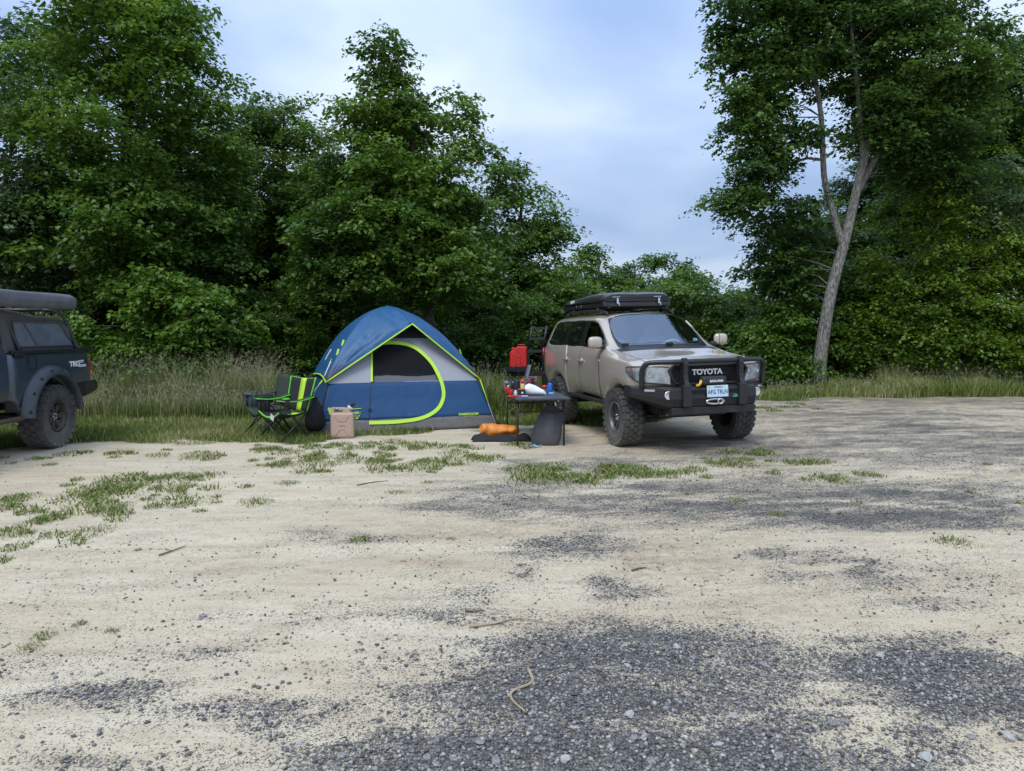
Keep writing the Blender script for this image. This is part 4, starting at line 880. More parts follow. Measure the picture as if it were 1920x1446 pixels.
    ls = liner_from(data, (2, 3, 8, 9, 10, 11, 12, 13), .022, root); solid_mod(ls, .002)
    # handles, door mirrors
    for s in (1, -1):
        for x, d in ((-1.50, made[4 if s == 1 else 5]), (-2.28, made[6 if s == 1 else 7])):
            mb = MB(); mb.box((x, s*.985, 1.165), (.20, .035, .038), bevel=.014); mb.lathe([(.001, .012*s), (.045, .010*s), (.055, 0)], 16, 'Y', (x+.01, s*.962, 1.16)); mb.build('door_handle', MAT['suv_paint'], d)
        mb = MB(); mb.box((-.63, s*1.035, 1.465), (.13, .225, .185), bevel=.055)
        mi_ = mb.build('door_mirror', MAT['suv_paint'], root); subsurf(mi_, 1); [setattr(q_, 'use_smooth', True) for q_ in mi_.data.polygons]
        m2 = MB(); m2.box((-.64, s*.955, 1.405), (.10, .16, .06), bevel=.02); m2.build('mirror_stalk', MAT['black_plastic'], mi_)
        mb = MB(); mb.box((-1.35, s*.93, .575), (1.85, .11, .05), bevel=.02); mb.build('side_step', MAT['black_steel'], root)
        mb = MB()                                 # mud flap behind the rear arch
        mb.box((-3.40, s*.86, .60), (.02, .2, .28)); mb.build('mud_flap', MAT['black_plastic'], root)
        mb = MB(); P = [[Vector((-3.985+.012*(1 if s else 1)+xo, s*(.80+yo), z)) for xo, yo in ((-.01, -.12), (-.022, -.02), (.0, .075), (.10, .118), (.18, .128))] for z in (1.08, 1.2, 1.33)]
        mb.grid(P); solid_mod(mb.build('tail_lamp', MAT['tail_red'], root), .015, 1)
    # wheels
    for x in (0, -2.85):
        for s in (1, -1): add_wheel(root, (x, s*.86, .415), .415, .285, .225, s, 'rim_grey', 'rim_lip', nl=26, spokes=8)
    # underbody
    mb = MB(); mb.box((-1.6, 0, .58), (4.6, 1.2, .16)); mb.build('chassis', MAT['dark_void'], root)
    mb = MB(); mb.tube([(0, -.75, .41), (0, .75, .41)], .05, 8); mb.box((.0, 0, .48), (.9, 1.0, .09)); mb.build('axle', MAT['black_steel'], root); mb = MB(); mb.tube([(-2.85, -.75, .41), (-2.85, .75, .41)], .06, 8); mb.lathe([(.001, -.16), (.12, -.1), (.15, 0), (.12, .1), (.001, .16)], 14, 'X', (-2.85, 0, .41)); mb.build('axle', MAT['black_steel'], root)
    mb = MB(); mb.tube([(.45, -.42, .50), (.52, -.42, .50)], .035, 10); mb.build('tow_point', MAT['silver'], root)
    # rear bumper
    mb = MB(); mb.box((-3.98, 0, .72), (.22, 1.75, .26), bevel=.05); mb.box((-3.80, -.88, .72), (.40, .12, .26), bevel=.04); mb.box((-3.80, .88, .72), (.40, .12, .26), bevel=.04); mb.build('rear_bumper', MAT['black_steel'], root)
    # cabin
    mb = MB(); mb.box((-.75, 0, 1.24), (.55, 1.5, .22), bevel=.08); mb.box((-.66, .36, 1.36), (.25, .42, .06), bevel=.03); mb.build('dashboard', MAT['dash_grey'], root)
    mb = MB(); c = Vector((-1.02, .38, 1.30)); tl = Matrix.Rotation(R(-62), 3, 'Y')
    mb.tube([c+tl @ Vector((.19*math.cos(a), .19*math.sin(a), 0)) for a in [2*math.pi*k/24 for k in range(24)]], .016, 8, closed=True); mb.tube([c+tl @ Vector((-.18, 0, 0)), c+tl @ Vector((.18, 0, 0))], .014, 6); mb.tube([c, c+Vector((.2, 0, -.12))], .03, 8); mb.build('steering_wheel', MAT['beige_leather'], root)
    for s in (1, -1):
        se = empty('front_seat', (-1.45, s*.38, .85)); se.parent = root
        mb = MB(); mb.box((0.05, 0, .05), (.52, .52, .16), bevel=.06); mb.build('seat_cushion', MAT['beige_leather'], se)
        mb = MB(); mb.box((-.24, 0, .38), (.14, .50, .60), Matrix.Rotation(R(-12), 3, 'Y'), bevel=.06); mb.build('backrest', MAT['beige_leather'], se)
        mb = MB(); mb.box((-.31, 0, .78), (.10, .28, .20), Matrix.Rotation(R(-10), 3, 'Y'), bevel=.045); mb.build('headrest', MAT['beige_leather'], se)
    mb = MB(); mb.box((-2.45, 0, 1.15), (.16, 1.35, .62), Matrix.Rotation(R(-12), 3, 'Y'), bevel=.06); mb.box((-2.2, 0, .9), (.5, 1.35, .16), bevel=.05); mb.build('rear_bench', MAT['beige_leather'], root)
    mb = MB(); mb.box((-1.9, 0, .76), (2.9, 1.6, .04)); mb.build('cabin_floor', MAT['dash_grey'], root)
    mb = MB(); mb.box((-1.24, .0, 1.80), (.03, .24, .07), bevel=.01); mb.build('rear_view_mirror', MAT['black_plastic'], root)
    mb = MB(); mb.tube([(-1.02, .86, 1.52), (-1.10, .77, 1.68), (-1.17, .72, 1.76)], .018, 6); mb.build('grab_handle', MAT['beige_leather'], root)
    # wipers
    for a, b, kx in ((-.62, .02, 0), (.05, .66, 0)):
        mb = MB(); f = lambda y: Vector((-.415-.16*(abs(y)/.74)**2.2-.035, y, 1.428)); mb.tube([f(a+(b-a)*k/6)+Vector((-.02*k/6, 0, .015*k/6)) for k in range(7)], .011, 6); mb.box(f(a)+Vector((.03, .02, 0)), (.05, .10, .035)); mb.build('wiper', MAT['black_plastic'], root)
    mb = MB(); mb.box((-.66, .62, 1.47), (.004, .07, .05), Matrix.Rotation(R(-35), 3, 'Y')); mb.build('windscreen_sticker', MAT['plate_blue'], root)
    # grille
    gz0, gz1 = .915, 1.165
    out = [(-.50, gz1), (.50, gz1), (.56, gz1-.06), (.50, gz0+.03), (.42, gz0), (-.42, gz0), (-.50, gz0+.03), (-.56, gz1-.06)]
    TM = Matrix.Translation((.885, 0, 0)) @ Matrix.Rotation(R(90), 4, 'Z')           # local x -> car y, extrude -> -x
    gr = empty('grille', (0, 0, 0)); gr.parent = root
    mb = MB(); mb.prism(out, .05, TM); mb.build('grille_backing', MAT['dark_void'], gr)
    mb = MB(); mb.tube([Vector((.892, y, z)) for y, z in out], .022, 8, closed=True); mb.build('grille_frame', MAT['black_plastic'], gr)
    mb = MB(); step = .036
    for sg in (1, -1):
        for k in range(-26, 27):
            pts = []
            for t in np.linspace(-.35, .35, 60):
                y, z = k*step+t*1.5, (gz0+gz1)/2+sg*t
                lim = .55 if z > 1.08 else .50
                if gz0+.005 < z < gz1-.005 and abs(y) < lim: pts.append((y, z))
            if len(pts) > 2: mb.tube([(.890+.004*sg, *pts[0]), (.890+.004*sg, *pts[-1])], .0045, 4)
    mb.build('grille_mesh', MAT['black_plastic'], gr)['kind'] = 'stuff'
    face = lambda x, y, z, tilt=0: Matrix.Translation((x, y, z)) @ Matrix.Rotation(R(90), 4, 'Z') @ Matrix.Rotation(R(90)+tilt, 4, 'X')
    text_mesh('grille_lettering', 'TOYOTA', .098, MAT['white_paint'], gr, face(.908, -0.03, 1.07), .004, .0035, 1.08)
    # headlamps wrap the corners
    for s in (1, -1):
        hl = empty('headlamp', (0, 0, 0)); hl.parent = root
        path = spline([(.40, .957), (.60, .925), (.745, .82), (.83, .66), (.862, .535)], 14)
        def strip(f0, f1, off, nz=4):
            n = len(path); P = []
            for k in range(n):
                t = k/(n-1)
                if t < f0-.001 or t > f1+.001: continue
                p = path[k]; q = path[min(k+1, n-1)]-path[max(k-1, 0)]; nn = Vector((q.y, -q.x)).normalized(); nn = nn if nn.x+nn.y > 0 else -nn
                zt = 1.145-.005*t+.018*math.sin(t*3.1); zb = 1.075-.30*min(t*.8, .24)*1.35-.06*t
                P.append([Vector((p.x+nn.x*off, s*(p.y+nn.y*off), zb+(zt-zb)*j/nz)) for j in range(nz+1)])
            return P
        mb = MB(); mb.grid(strip(0, 1, .004)); mb.build('reflector', MAT['lamp_glass'], hl)
        mb = MB(); mb.grid(strip(0, .22, .008)); mb.build('indicator', MAT['amber'], hl)
        for (t, zz, rr) in ((.62, 1.062, .044), (.85, 1.055, .04)):
            p = path[int(t*(len(path)-1))]; mb = MB(); d = Vector((.9, s*.43, 0)).normalized(); Mx = Matrix.Translation((p.x-.01, s*p.y, zz)) @ d.to_track_quat('Z', 'Y').to_matrix().to_4x4()
            mb.lathe([(rr, .0), (rr*1.04, .016), (rr*.92, .024), (rr*.55, .008), (.001, .004)], 18, 'Z', M=Mx, caps=False); mb.build('bulb_bezel', MAT['chrome'], hl)
        mb = MB(); mb.grid(strip(.0, 1, .030)); mb.build('lens', MAT['clear_plastic'], hl)
        st_ = strip(0, 1, .012); mb = MB(); mb.tube([r[0] for r in st_]+[r[-1] for r in reversed(st_)], .007, 5, closed=True); mb.build('lamp_gasket', MAT['black_trim'], hl)
    # steel winch bumper
    bp = empty('front_bumper', (0, 0, 0)); bp.parent = root
    ys = [-.985, -.90, -.66, -.60, .60, .66, .90, .985]
    def sec(y):
        a = abs(y); t = max(0, (a-.60)/.385)
        f = lambda c, w: c+(w-c)*t
        return [Vector((x, y, z)) for x, z in ((f(.70, .36), f(.90, .90)), (f(1.00, .58), f(.89, .895)), (f(1.04, .60), f(.865, .875)), (f(1.05, .605), f(.74, .80)), (f(1.02, .58), f(.63, .755)), (f(.74, .36), f(.58, .74)))]
    mb = MB(); rowsY = [sec(y) for y in ys]; mb.grid([r+[r[0]] for r in rowsY], smooth=False); mb.add(rowsY[0], [list(range(6))]); mb.add(rowsY[-1], [list(range(6))[::-1]])
    bevel_mod(mb.build('bumper_shell', MAT['black_steel'], bp), .008)
    mb = MB(); mb.box((.90, 0, .575), (.25, 1.2, .10), bevel=.01); mb.box((.70, 0, .545), (.4, 1.15, .05)); mb.build('skid_pan', MAT['black_steel'], bp)
    mb = MB(); mb.box((1.046, 0.02, .825), (.03, .84, .045)); mb.build('bumper_slot', MAT['dark_void'], bp)
    for s in (1, -1):
        mb = MB(); mb.lathe([(.058, -.01), (.058, .012), (.048, .016), (.044, .006)], 20, 'X', (1.005, s*.635, .79)); mb.lathe([(.001, .004), (.045, .010)], 20, 'X', (1.005, s*.635, .79), mi=1, caps=False); fo = mb.build('fog_lamp', [MAT['chrome'], MAT['lamp_glass']], bp)
        mb = MB(); mb.box((.815, s*.81, .845), (.03, .15, .034), Matrix.Rotation(R(47)*s, 3, 'Z'), bevel=.008); mb.build('marker_lamp', MAT['silver'], bp)
    # bull bar
    bb = empty('bull_bar', (0, 0, 0)); bb.parent = root
    mb = MB(); H = 1.215
    pth = [(.74, -.89, .88), (.75, -.895, 1.06), (.77, -.885, H-.07), (.80, -.84, H-.015), (.86, -.73, H), (.97, -.45, H+.004), (1.0, 0, H+.006), (.97, .45, H+.004), (.86, .73, H), (.80, .84, H-.015), (.77, .885, H-.07), (.75, .895, 1.06), (.74, .89, .88)]
    mb.tube(spline(pth, 60), .033, 10); mb.build('top_hoop', MAT['black_steel'], bb)
    for s in (1, -1):
        side = [(.985, .64), (1.06, .64), (1.085, .68), (1.085, .90), (1.045, .975), (1.03, 1.05), (1.04, H-.02), (1.02, H+.045), (.985, H+.055), (.955, H+.04), (.955, H+.01), (.985, H+.02), (1.0, H-.03), (.985, 1.02), (.985, .97)]
        mb = MB(); mb.prism(side, .062, Matrix.Translation((0, s*.40-.031, 0))); mb.build('upright', MAT['black_steel'], bb)
        mb = MB(); mb.box((1.035, s*.40, .775), (.11, .125, .29), bevel=.015); mb.build('upright_foot', MAT['black_steel'], bb)
        mb = MB(); mb.box((.93, s*.41, 1.06), (.02, .05, .28)); mb.build('brace', MAT['black_steel'], bb)
    # winch, fairlead, plate, badge
    wi = empty('winch', (0, 0, 0)); wi.parent = root
    mb = MB(); mb.box((.98, .01, .955), (.13, .36, .125), bevel=.035); mb.build('winch_cover', MAT['black_plastic'], wi)
    text_mesh('winch_lettering', 'BADLAND', .042, MAT['white_paint'], wi, face(1.047, .03, .955), .002, .001)
    mb = MB(); mb.tube(spline([(1.0, -.17, .96), (1.05, -.20, .955), (1.06, -.22, .92), (1.03, -.25, .90)], 10), .018, 8); mb.build('winch_rope', MAT['yellow_print'], wi)
    mb = MB(); mb.tube([Vector((1.062, .0+.125*math.cos(a)+(.0), .69+.032*math.sin(a))) for a in [2*math.pi*k/20 for k in range(20)]], .014, 8, closed=True); mb.tube([Vector((1.075, .07+.035*math.cos(a), .69+.035*math.sin(a))) for a in [2*math.pi*k/14 for k in range(14)]], .011, 6, closed=True); mb.build('fairlead', MAT['silver'], wi)
    pl = empty('number_plate', (1.072, .03, .825), 0); pl.parent = root; pl.rotation_euler = (0, R(-4), 0)
    mb = MB(); mb.box((0, 0, 0), (.008, .305, .152), bevel=.003); mb.build('plate_blank', MAT['plate_blue'], pl)
    text_mesh('plate_number', 'AFG TRLN', .078, MAT['navy'], pl, face(.0055, 0, -.012), .0008, .0006, .80)
    text_mesh('plate_state', 'VIRGINIA', .030, MAT['navy'], pl, face(.0055, .01, .052), .0008, 0, .95)
    mb = MB(); mb.box((.0052, -.125, .052), (.002, .028, .024)); mb.build('plate_sticker', MAT['yellow_print'], pl); mb = MB(); mb.box((.0052, .13, .052), (.002, .022, .022)); mb.build('plate_sticker', MAT['white_paint'], pl)
    text_mesh('bumper_badge', 'ARB', .032, MAT['teal_print'], bp, face(1.0525, .30, .765), .001); mb = MB(); mb.box((1.0515, .31, .745), (.002, .09, .010)); mb.build('badge_stripe', MAT['teal_print'], bp)
    # roof rails and roof rack
    for s in (1, -1):
        mb = MB(); mb.tube(spline([(-1.30, s*.57, 1.89), (-1.50, s*.57, 1.95), (-2.4, s*.57, 1.975), (-3.3, s*.57, 1.95), (-3.5, s*.57, 1.89)], 20), .018, 8); mb.build('roof_rail', MAT['black_plastic'], root)
    for x in (-1.75, -3.0):
        mb = MB(); mb.box((x, 0, 2.0), (.07, 1.16, .03), bevel=.01); mb.box((x, -.57, 1.965), (.09, .05, .08), bevel=.015); mb.box((x, .57, 1.965), (.09, .05, .08), bevel=.015); mb.build('cross_bar', MAT['black_plastic'], root)
    # antenna on the far wing
    mb = MB(); mb.tube([(-.30, .84, 1.33), (-.34, .85, 1.62)], .004, 5); mb.build('antenna', MAT['black_plastic'], root)
    # swing-out carrier with ladder at the back, swung open towards the tent
    sw = empty('swing_out_carrier', (-4.12, -.72, .0), R(0)); sw.parent = root
    ca, sa = math.cos(R(200)), math.sin(R(200))
    A = lambda t, z, o=0: Vector((ca*0-.10-.62*t+o*.35, -.95*t, z))
    mb = MB(); mb.box((A(0, .80)+A(.82, .80))/2, ((A(1, 0)-A(0, 0)).length*.82, .08, .09), Matrix.Rotation(math.atan2(A(1, 0).y, A(1, 0).x-A(0, 0).x), 3, 'Z')); mb.tube([A(0, .66), A(0, .98)], .045, 10); mb.build('swing_arm', MAT['black_steel'], sw)
    tr = A(.56, .88); mb = MB(); mb.box(tr+Vector((0, 0, -.02)), (.26, .46, .03), R(-30)); mb.box(tr+Vector((.11, -.06, .03)), (.02, .46, .08), R(-30)); mb.box(tr+Vector((-.11, .06, .03)), (.02, .46, .08), R(-30)); mb.build('can_tray', MAT['black_steel'], sw)
    la = empty('ladder', A(.13, 0)); la.parent = sw
    Lx = Vector((-.12, -.27, 0))
    for q in (0, 1):
        o = Lx*q; mb = MB(); mb.box(o+Vector((0.0, 0.03, .98)), (.05, .04, .62)); mb.tube([o+Vector((0, .03, 1.25)), o+Vector((.03, -.06*0+.12, 1.75))], .028, 4); mb.build('ladder_rail', MAT['black_steel'], la)
    for z, sx in ((1.70, .11), (1.50, .08), (1.25, .03)):
        mb = MB(); c = Lx*.5+Vector((.02, sx, z)); mb.box(c, (.035, .30, .055), math.atan2(Lx.y, Lx.x)-math.pi/2)
        for kk in (-1, 0, 1): mb.lathe([(.001, .0205), (.013, .0205)], 10, 'Y', c+Lx.normalized()*.07*kk, mi=1, caps=False) if False else None
        mb.build('ladder_rung', MAT['silver'] if False else MAT['black_steel'], la)
    return root
SUV = build_suv()
# ------------------------------------------------------------------ the dark pickup truck, nose towards the camera's left
pm('truck_paint', (.058, .078, .105), .28, .45, coat=.8, noise=(2, .5, (.075, .095, .12)), dirt=(.9, (.16, .145, .12), .5))
pm('flare_plastic', (.042, .052, .064), .42, noise=(4, .4, (.045, .052, .06)), dirt=(1.0, (.15, .14, .12), .45)); pm('canvas', (.066, .062, .060), .9, bump=(40, .35), noise=(5, .6, (.095, .088, .082))); pm('awning_cover', (.115, .118, .13), .62, bump=(7, .9), noise=(6, .6, (.16, .165, .175)))
pm('vinyl_window', (.11, .13, .165), .10, coat=1, bump=(5, .55), noise=(6, .8, (.17, .19, .215))); pm('rusty_tube', (.16, .085, .06), .7, .3, noise=(14, .8, (.09, .07, .06)))
def build_truck():
    root = empty('pickup_truck', (-7.36, 10.02, 0), R(-86.5), 'dark blue pickup truck with soft canopy and wide fender flares at the lawn edge', 'pickup truck')
    RA, WZ = .585, .445
    def arch(dx): return WZ+math.sqrt(max(RA**2-dx**2, 0))
    # --- bed
    S = []; zr = 1.335
    def sec(x, xc=None, w=1, z0=.72, top=zr):
        if xc is None: zs = (z0, z0+.01, .86, 1.02, 1.20)
        else: a = arch(x-xc); zs = (a, a+.01, max(a+.04, .86), max(a+.08, 1.02), max(a+.14, 1.20))
        ys = (.60 if xc is not None else .75, .87, .90, .905, .895)
        return [(x, y*w, z) for y, z in zip(ys, zs)]+[(x, .865*w, top-.04), (x, .85*w, top), (x, .79*w, top), (x, 0, top-.03)]
    for x, xc in ((.90, None), (.74, None), (.595, 0), (.43, 0), (0, 0), (-.43, 0), (-.595, 0), (-.85, None), (-1.06, None)): S.append(sec(x, xc))
    S.append(sec(-1.12, None, .965))
    made, data = cage_parts(S, lambda i, j, s: 0, root, {0: 'truck_paint'}, {0: 'bed_side'}, 2, center_front=(.90, 5), center_rear=(-1.13, 5), creases=[(0, 9, 5, .6), (0, 9, 6, .8), (0, 9, 1, .9)])
    liner_from(data, (), .03, root)
    # --- cab and front (mostly beyond the picture's edge)
    C = []; z0 = .72
    def csec(x, belt, wtop, ztop, yc=.0, zc=None, xo=0, xc=None):
        low = [(q[0], q[1], q[2]) for q in sec(x, xc)[:5]]
        return low+[(x, .90, belt-.06), (x, .88, belt), (x+xo, wtop, ztop-.06), (x+xo, wtop-.08, ztop), (x+xo, 0, ztop+.03)]
    C.append(csec(.94, 1.36, .68, 1.90)); C.append(csec(1.06, 1.36, .69, 1.92)); C.append(csec(1.60, 1.36, .70, 1.94)); C.append(csec(2.05, 1.35, .70, 1.93)); C.append(csec(2.20, 1.35, .69, 1.90))
    C.append(csec(2.75, 1.33, .80, 1.36)); fx = 3.24
    for x in (2.65, 2.81, 3.24, 3.67, 3.83): C.append([(q[0], q[1], min(q[2], 1.16)) for q in sec(x, fx)[:5]]+[(x, .90, 1.22-.05*(x-2.65)), (x, .85, 1.25-.05*(x-2.65)), (x, .70, 1.28-.06*(x-2.65)), (x, .45, 1.30-.06*(x-2.65)), (x, 0, 1.31-.06*(x-2.65))])
    C[5] = [(2.50, q[1], q[2]) for q in C[5][:7]]+[(2.62, .80, 1.34), (2.66, .70, 1.35), (2.75, 0, 1.37)]
    C.append([(4.08, y, z) for y, z in ((.5, .62), (.80, .63), (.82, .75), (.82, .88), (.82, 1.0), (.80, 1.08), (.76, 1.14), (.62, 1.18), (.4, 1.20), (0, 1.22))])
    def cp(i, j, s):
        k = 0 if s == 1 else 1
        if i in (1, 2) and j == 6: return 2+k
        if i == 4 and j >= 7: return 4
        if i in (1, 2, 3) and 1 <= j <= 5: return 5+k
        return 0
    made2, d2 = cage_parts(C, cp, root, {0: 'truck_paint', 2: 'privacy_glass', 3: 'privacy_glass', 4: 'privacy_glass', 5: 'truck_paint', 6: 'truck_paint'}, {0: 'cab', 2: 'side_window', 3: 'side_window', 4: 'windscreen', 5: 'door', 6: 'door'}, 2, center_front=None, center_rear=(4.14, 6), creases=[(0, 6, 6, .5), (0, 10, 1, .9)], shrink_parts=(5, 6), sharp=(2, 3, 4), glass=(2, 3, 4))
    mb = MB(); mb.box((.93, 0, 1.3), (.02, 1.6, 1.1)); mb.build('cab_back_wall', MAT['truck_paint'], root)
    liner_from(d2, (2, 3, 4), .03, root)
    for s in (1, -1):
        mb = MB(); mb.box((1.22, s*.915, 1.20), (.18, .035, .035), bevel=.012); mb.build('door_handle', MAT['truck_paint'], made2[5 if s == 1 else 6])
    # --- flares with pocket bolts
    for xc in (0, 3.24):
        for s in (1, -1):
            fl = empty('fender_flare', (xc, 0, 0)); fl.parent = root; P = []; n = 30
            for k in range(n+1):
                a = R(4)+(R(176)-R(4))*k/n; ca, sa = math.cos(a), math.sin(a)
                def q(r, y): return Vector((r*ca*1.0, s*y, WZ+r*sa))
                P.append([q(.565, .80), q(.57, .985), q(.585, 1.012), q(.62, 1.012), q(.675, .965), q(.715, .925), q(.72, .895)])
            mb = MB(); mb.grid(P); mb.build('flare_lip', MAT['flare_plastic'], fl)
            for k in range(8):
                a = R(11)+R(158)*k/7; mb = MB(); d = Vector((math.cos(a), 0, math.sin(a)))
                mb.lathe([(.001, .014*s), (.012, .014*s), (.016, 0)], 8, 'Y', d*.652+Vector((0, s*.985, WZ))); mb.lathe([(.018, .004*s), (.026, .002*s)], 12, 'Y', d*.652+Vector((0, s*.985, WZ)), caps=False); mb.build('pocket_bolt', MAT['black_trim'], fl)
    for x in (0, 3.24):
        for s in (1, -1): add_wheel(root, (x, s*.83, .445), .445, .315, .215, s, 'rim_bronze', 'black_trim', nl=24, spokes=7)
    # --- bumper, lamps, fuel door, slider
    mb = MB(); mb.box((-1.20, 0, .80), (.22, 1.78, .13), bevel=.03); mb.build('rear_bumper', MAT['black_steel'], root)
    for s in (1, -1):
        mb = MB(); P = [[Vector((x, s*y, z)) for x, y, z in ((-.60, .895, zz), (-.85, .925, zz), (-1.15, .90, zz+dz), (-1.29, .86, zz+dz))] for zz, dz in ((.66, .05), (.70, .05), (.86, .01), (.875, .01))]
        mb.grid(P, smooth=False); solid_mod(mb.build('bumper_wing', MAT['black_steel'], root), .03)
        mb = MB(); mb.box((-1.09, s*.845, 1.09), (.07, .09, .28), bevel=.02); tl = mb.build('tail_lamp', MAT['tail_red'], root); mb = MB(); mb.box((-1.102, s*.848, 1.0), (.06, .088, .07), bevel=.01); mb.build('reversing_lamp', MAT['amber'], tl)
        mb = MB(); mb.tube([(.72, s*.92, .50), (2.6, s*.92, .50)], .032, 10); mb.build('rock_slider', MAT['rusty_tube'], root)
        mb = MB(); mb.box((.70, s*.888, 1.12), (.02, .02, .30)) if False else None
    mb = MB(); M = Matrix.Translation((.42, .897, 1.215)); mb.box((0, 0, 0), (.165, .008, .16), bevel=.003, M=M); fd = mb.build('fuel_door', MAT['truck_paint'], root)
    mb = MB(); mb.tube([Vector((.42+x, .905, 1.215+z)) for x, z in ((-.085, -.085), (.085, -.085), (.085, .085), (-.085, .085))], .004, 4, closed=True); mb.build('fuel_door_gap', MAT['dark_void'], fd)
    sideM = lambda x, z, y=.915: Matrix.Translation((x, y, z)) @ Matrix.Rotation(math.pi, 4, 'Z') @ Matrix.Rotation(R(90), 4, 'X')
    text_mesh('side_lettering', 'TRD', .105, MAT['white_paint'], root, sideM(-.60, 1.155, .913) @ Matrix.Shear('XZ', 4, (0, 0)), .003, .004, 1.35)
    text_mesh('side_lettering', 'OFF', .058, MAT['white_paint'], root, sideM(-.785, 1.185, .913), .003, .001, 1.35); text_mesh('side_lettering', 'ROAD', .058, MAT['white_paint'], root, sideM(-.81, 1.122, .913), .003, .001, 1.3)
    # --- underbody
    mb = MB(); mb.box((1.4, 0, .66), (5.0, 1.1, .14)); mb.build('chassis', MAT['dark_void'], root)
    for x in (0, 3.24): mb = MB(); mb.tube([(x, -.75, .44), (x, .75, .44)], .06, 8); mb.build('axle', MAT['black_steel'], root)
    # --- bed rails, rack hoops
    rk = empty('bed_rack', (0, 0, 0)); rk.parent = root
    for s in (1, -1):
        mb = MB(); mb.box((-.17, s*.86, zr+.028), (1.95, .05, .045), bevel=.008); mb.build('bed_rail', MAT['black_steel'], rk)
        mb = MB(); mb.box((.66, s*.885, zr-.01), (.20, .03, .05), bevel=.01); mb.build('rail_clamp', MAT['black_steel'], rk)
    for x, lean in ((.60, .09), (-.78, .02)):
        for s in (1, -1):
            mb = MB(); mb.tube(spline([(x, s*.86, zr+.03), (x+lean*.5, s*.79, 1.60), (x+lean, s*.70, 1.84), (x+lean+.02, s*.58, 1.94), (x+lean+.02, s*.40, 1.955)], 16), .026, 8); mb.build('hoop', MAT['black_steel'], rk)
        mb = MB(); mb.tube([(x+lean+.02, -.42, 1.955), (x+lean+.02, .42, 1.955)], .026, 8); mb.build('cross_tube', MAT['black_steel'], rk)
        mb = MB(); mb.box((x+lean+.02, .66, 1.955), (.05, .34, .02)); mb.build('awning_bracket', MAT['black_steel'], rk)
    # --- soft canopy
    cn = empty('soft_canopy', (0, 0, 0)); cn.parent = root; rows = []
    for (x, xt, zt) in ((.88, .86, 1.93), (.70, .70, 1.925), (.45, .46, 1.915), (.22, .24, 1.885), (0, .03, 1.865), (-.4, -.26, 1.865), (-.66, -.48, 1.86), (-.88, -.62, 1.84), (-.97, -.665, 1.79)):
        rows.append([Vector((x, y, z)) if z < zr+.1 else Vector((x+(xt-x)*min(1, (z-zr)/(zt-zr)), y, min(z, zt))) for y, z in ((.82, zr+.02), (.805, 1.50), (.765, 1.72), (.745, zt-.075), (.755, zt-.065), (.71, zt-.01), (.35, zt), (-.35, zt), (-.71, zt-.01), (-.755, zt-.065), (-.745, zt-.075), (-.765, 1.72), (-.805, 1.5), (-.82, zr+.02))])
    mb = MB(); mb.grid(rows); mb.add(rows[0], [list(range(14))]); mb.add(rows[-1], [list(range(14))[::-1]]); mb.build('canopy_cloth', MAT['canvas'], cn)
    for s in (1, -1):
        out = [(.60, 1.43), (.60, 1.76), (.10, 1.755), (-.42, 1.76), (-.50, 1.735), (-.74, 1.43)]
        def yy(z): return float(np.interp(z, [1.36, 1.5, 1.72, 1.85], [.823, .806, .766, .746]))+.004
        mb = MB(); n = len(out); vs_ = [Vector((x, s*(yy(z)+.006), z)) for x, z in out]; mb.add(vs_, [list(range(n))]); w_ = mb.build('canopy_window', MAT['vinyl_window'], cn)
        mb = MB(); mb.tube([v+Vector((0, s*.003, 0)) for v in vs_], .010, 5, closed=True); mb.build('window_welt', MAT['canvas'], w_)
        mb = MB(); a, b = Vector((.36, s*(yy(1.76)+.012), 1.76)), Vector((.14, s*(yy(1.43)+.012), 1.43)); u = Vector((.03, 0, 0)); mb.add([a-u, a+u, b+u, b-u], [(0, 1, 2, 3)]); mb.build('window_strap', MAT['canvas'], w_)
    # --- awning bag
    mb = MB(); P = []; n = 26
    for k in range(n+1):
        t = k/n; x = -.78+2.6*t; e = min(1, min(t, 1-t)/.012); ring = []
        for q in range(14):
            a = 2*math.pi*q/14; rx = (.105+.006*math.sin(9*t+q))*(.82+.18*e); rz = (.112+.007*math.sin(7*t+2*q+1))*(.82+.18*e)
            ca, sa = math.cos(a), math.sin(a); ring.append(Vector((x, .80+rx*math.copysign(abs(ca)**.6, ca), 2.062+rz*math.copysign(abs(sa)**.6, sa))))
        P.append(ring+[ring[0]])
    mb.grid(P); mb.add(P[0][:-1], [list(range(14))]); mb.add(P[-1][:-1], [list(range(14))[::-1]])
    aw = mb.build('awning_bag', MAT['awning_cover'], root)
    mb = MB(); mb.box((.52, .80, 1.975), (2.55, .12, .02)); mb.build('awning_rail', MAT['black_steel'], root)
    return root
build_truck()
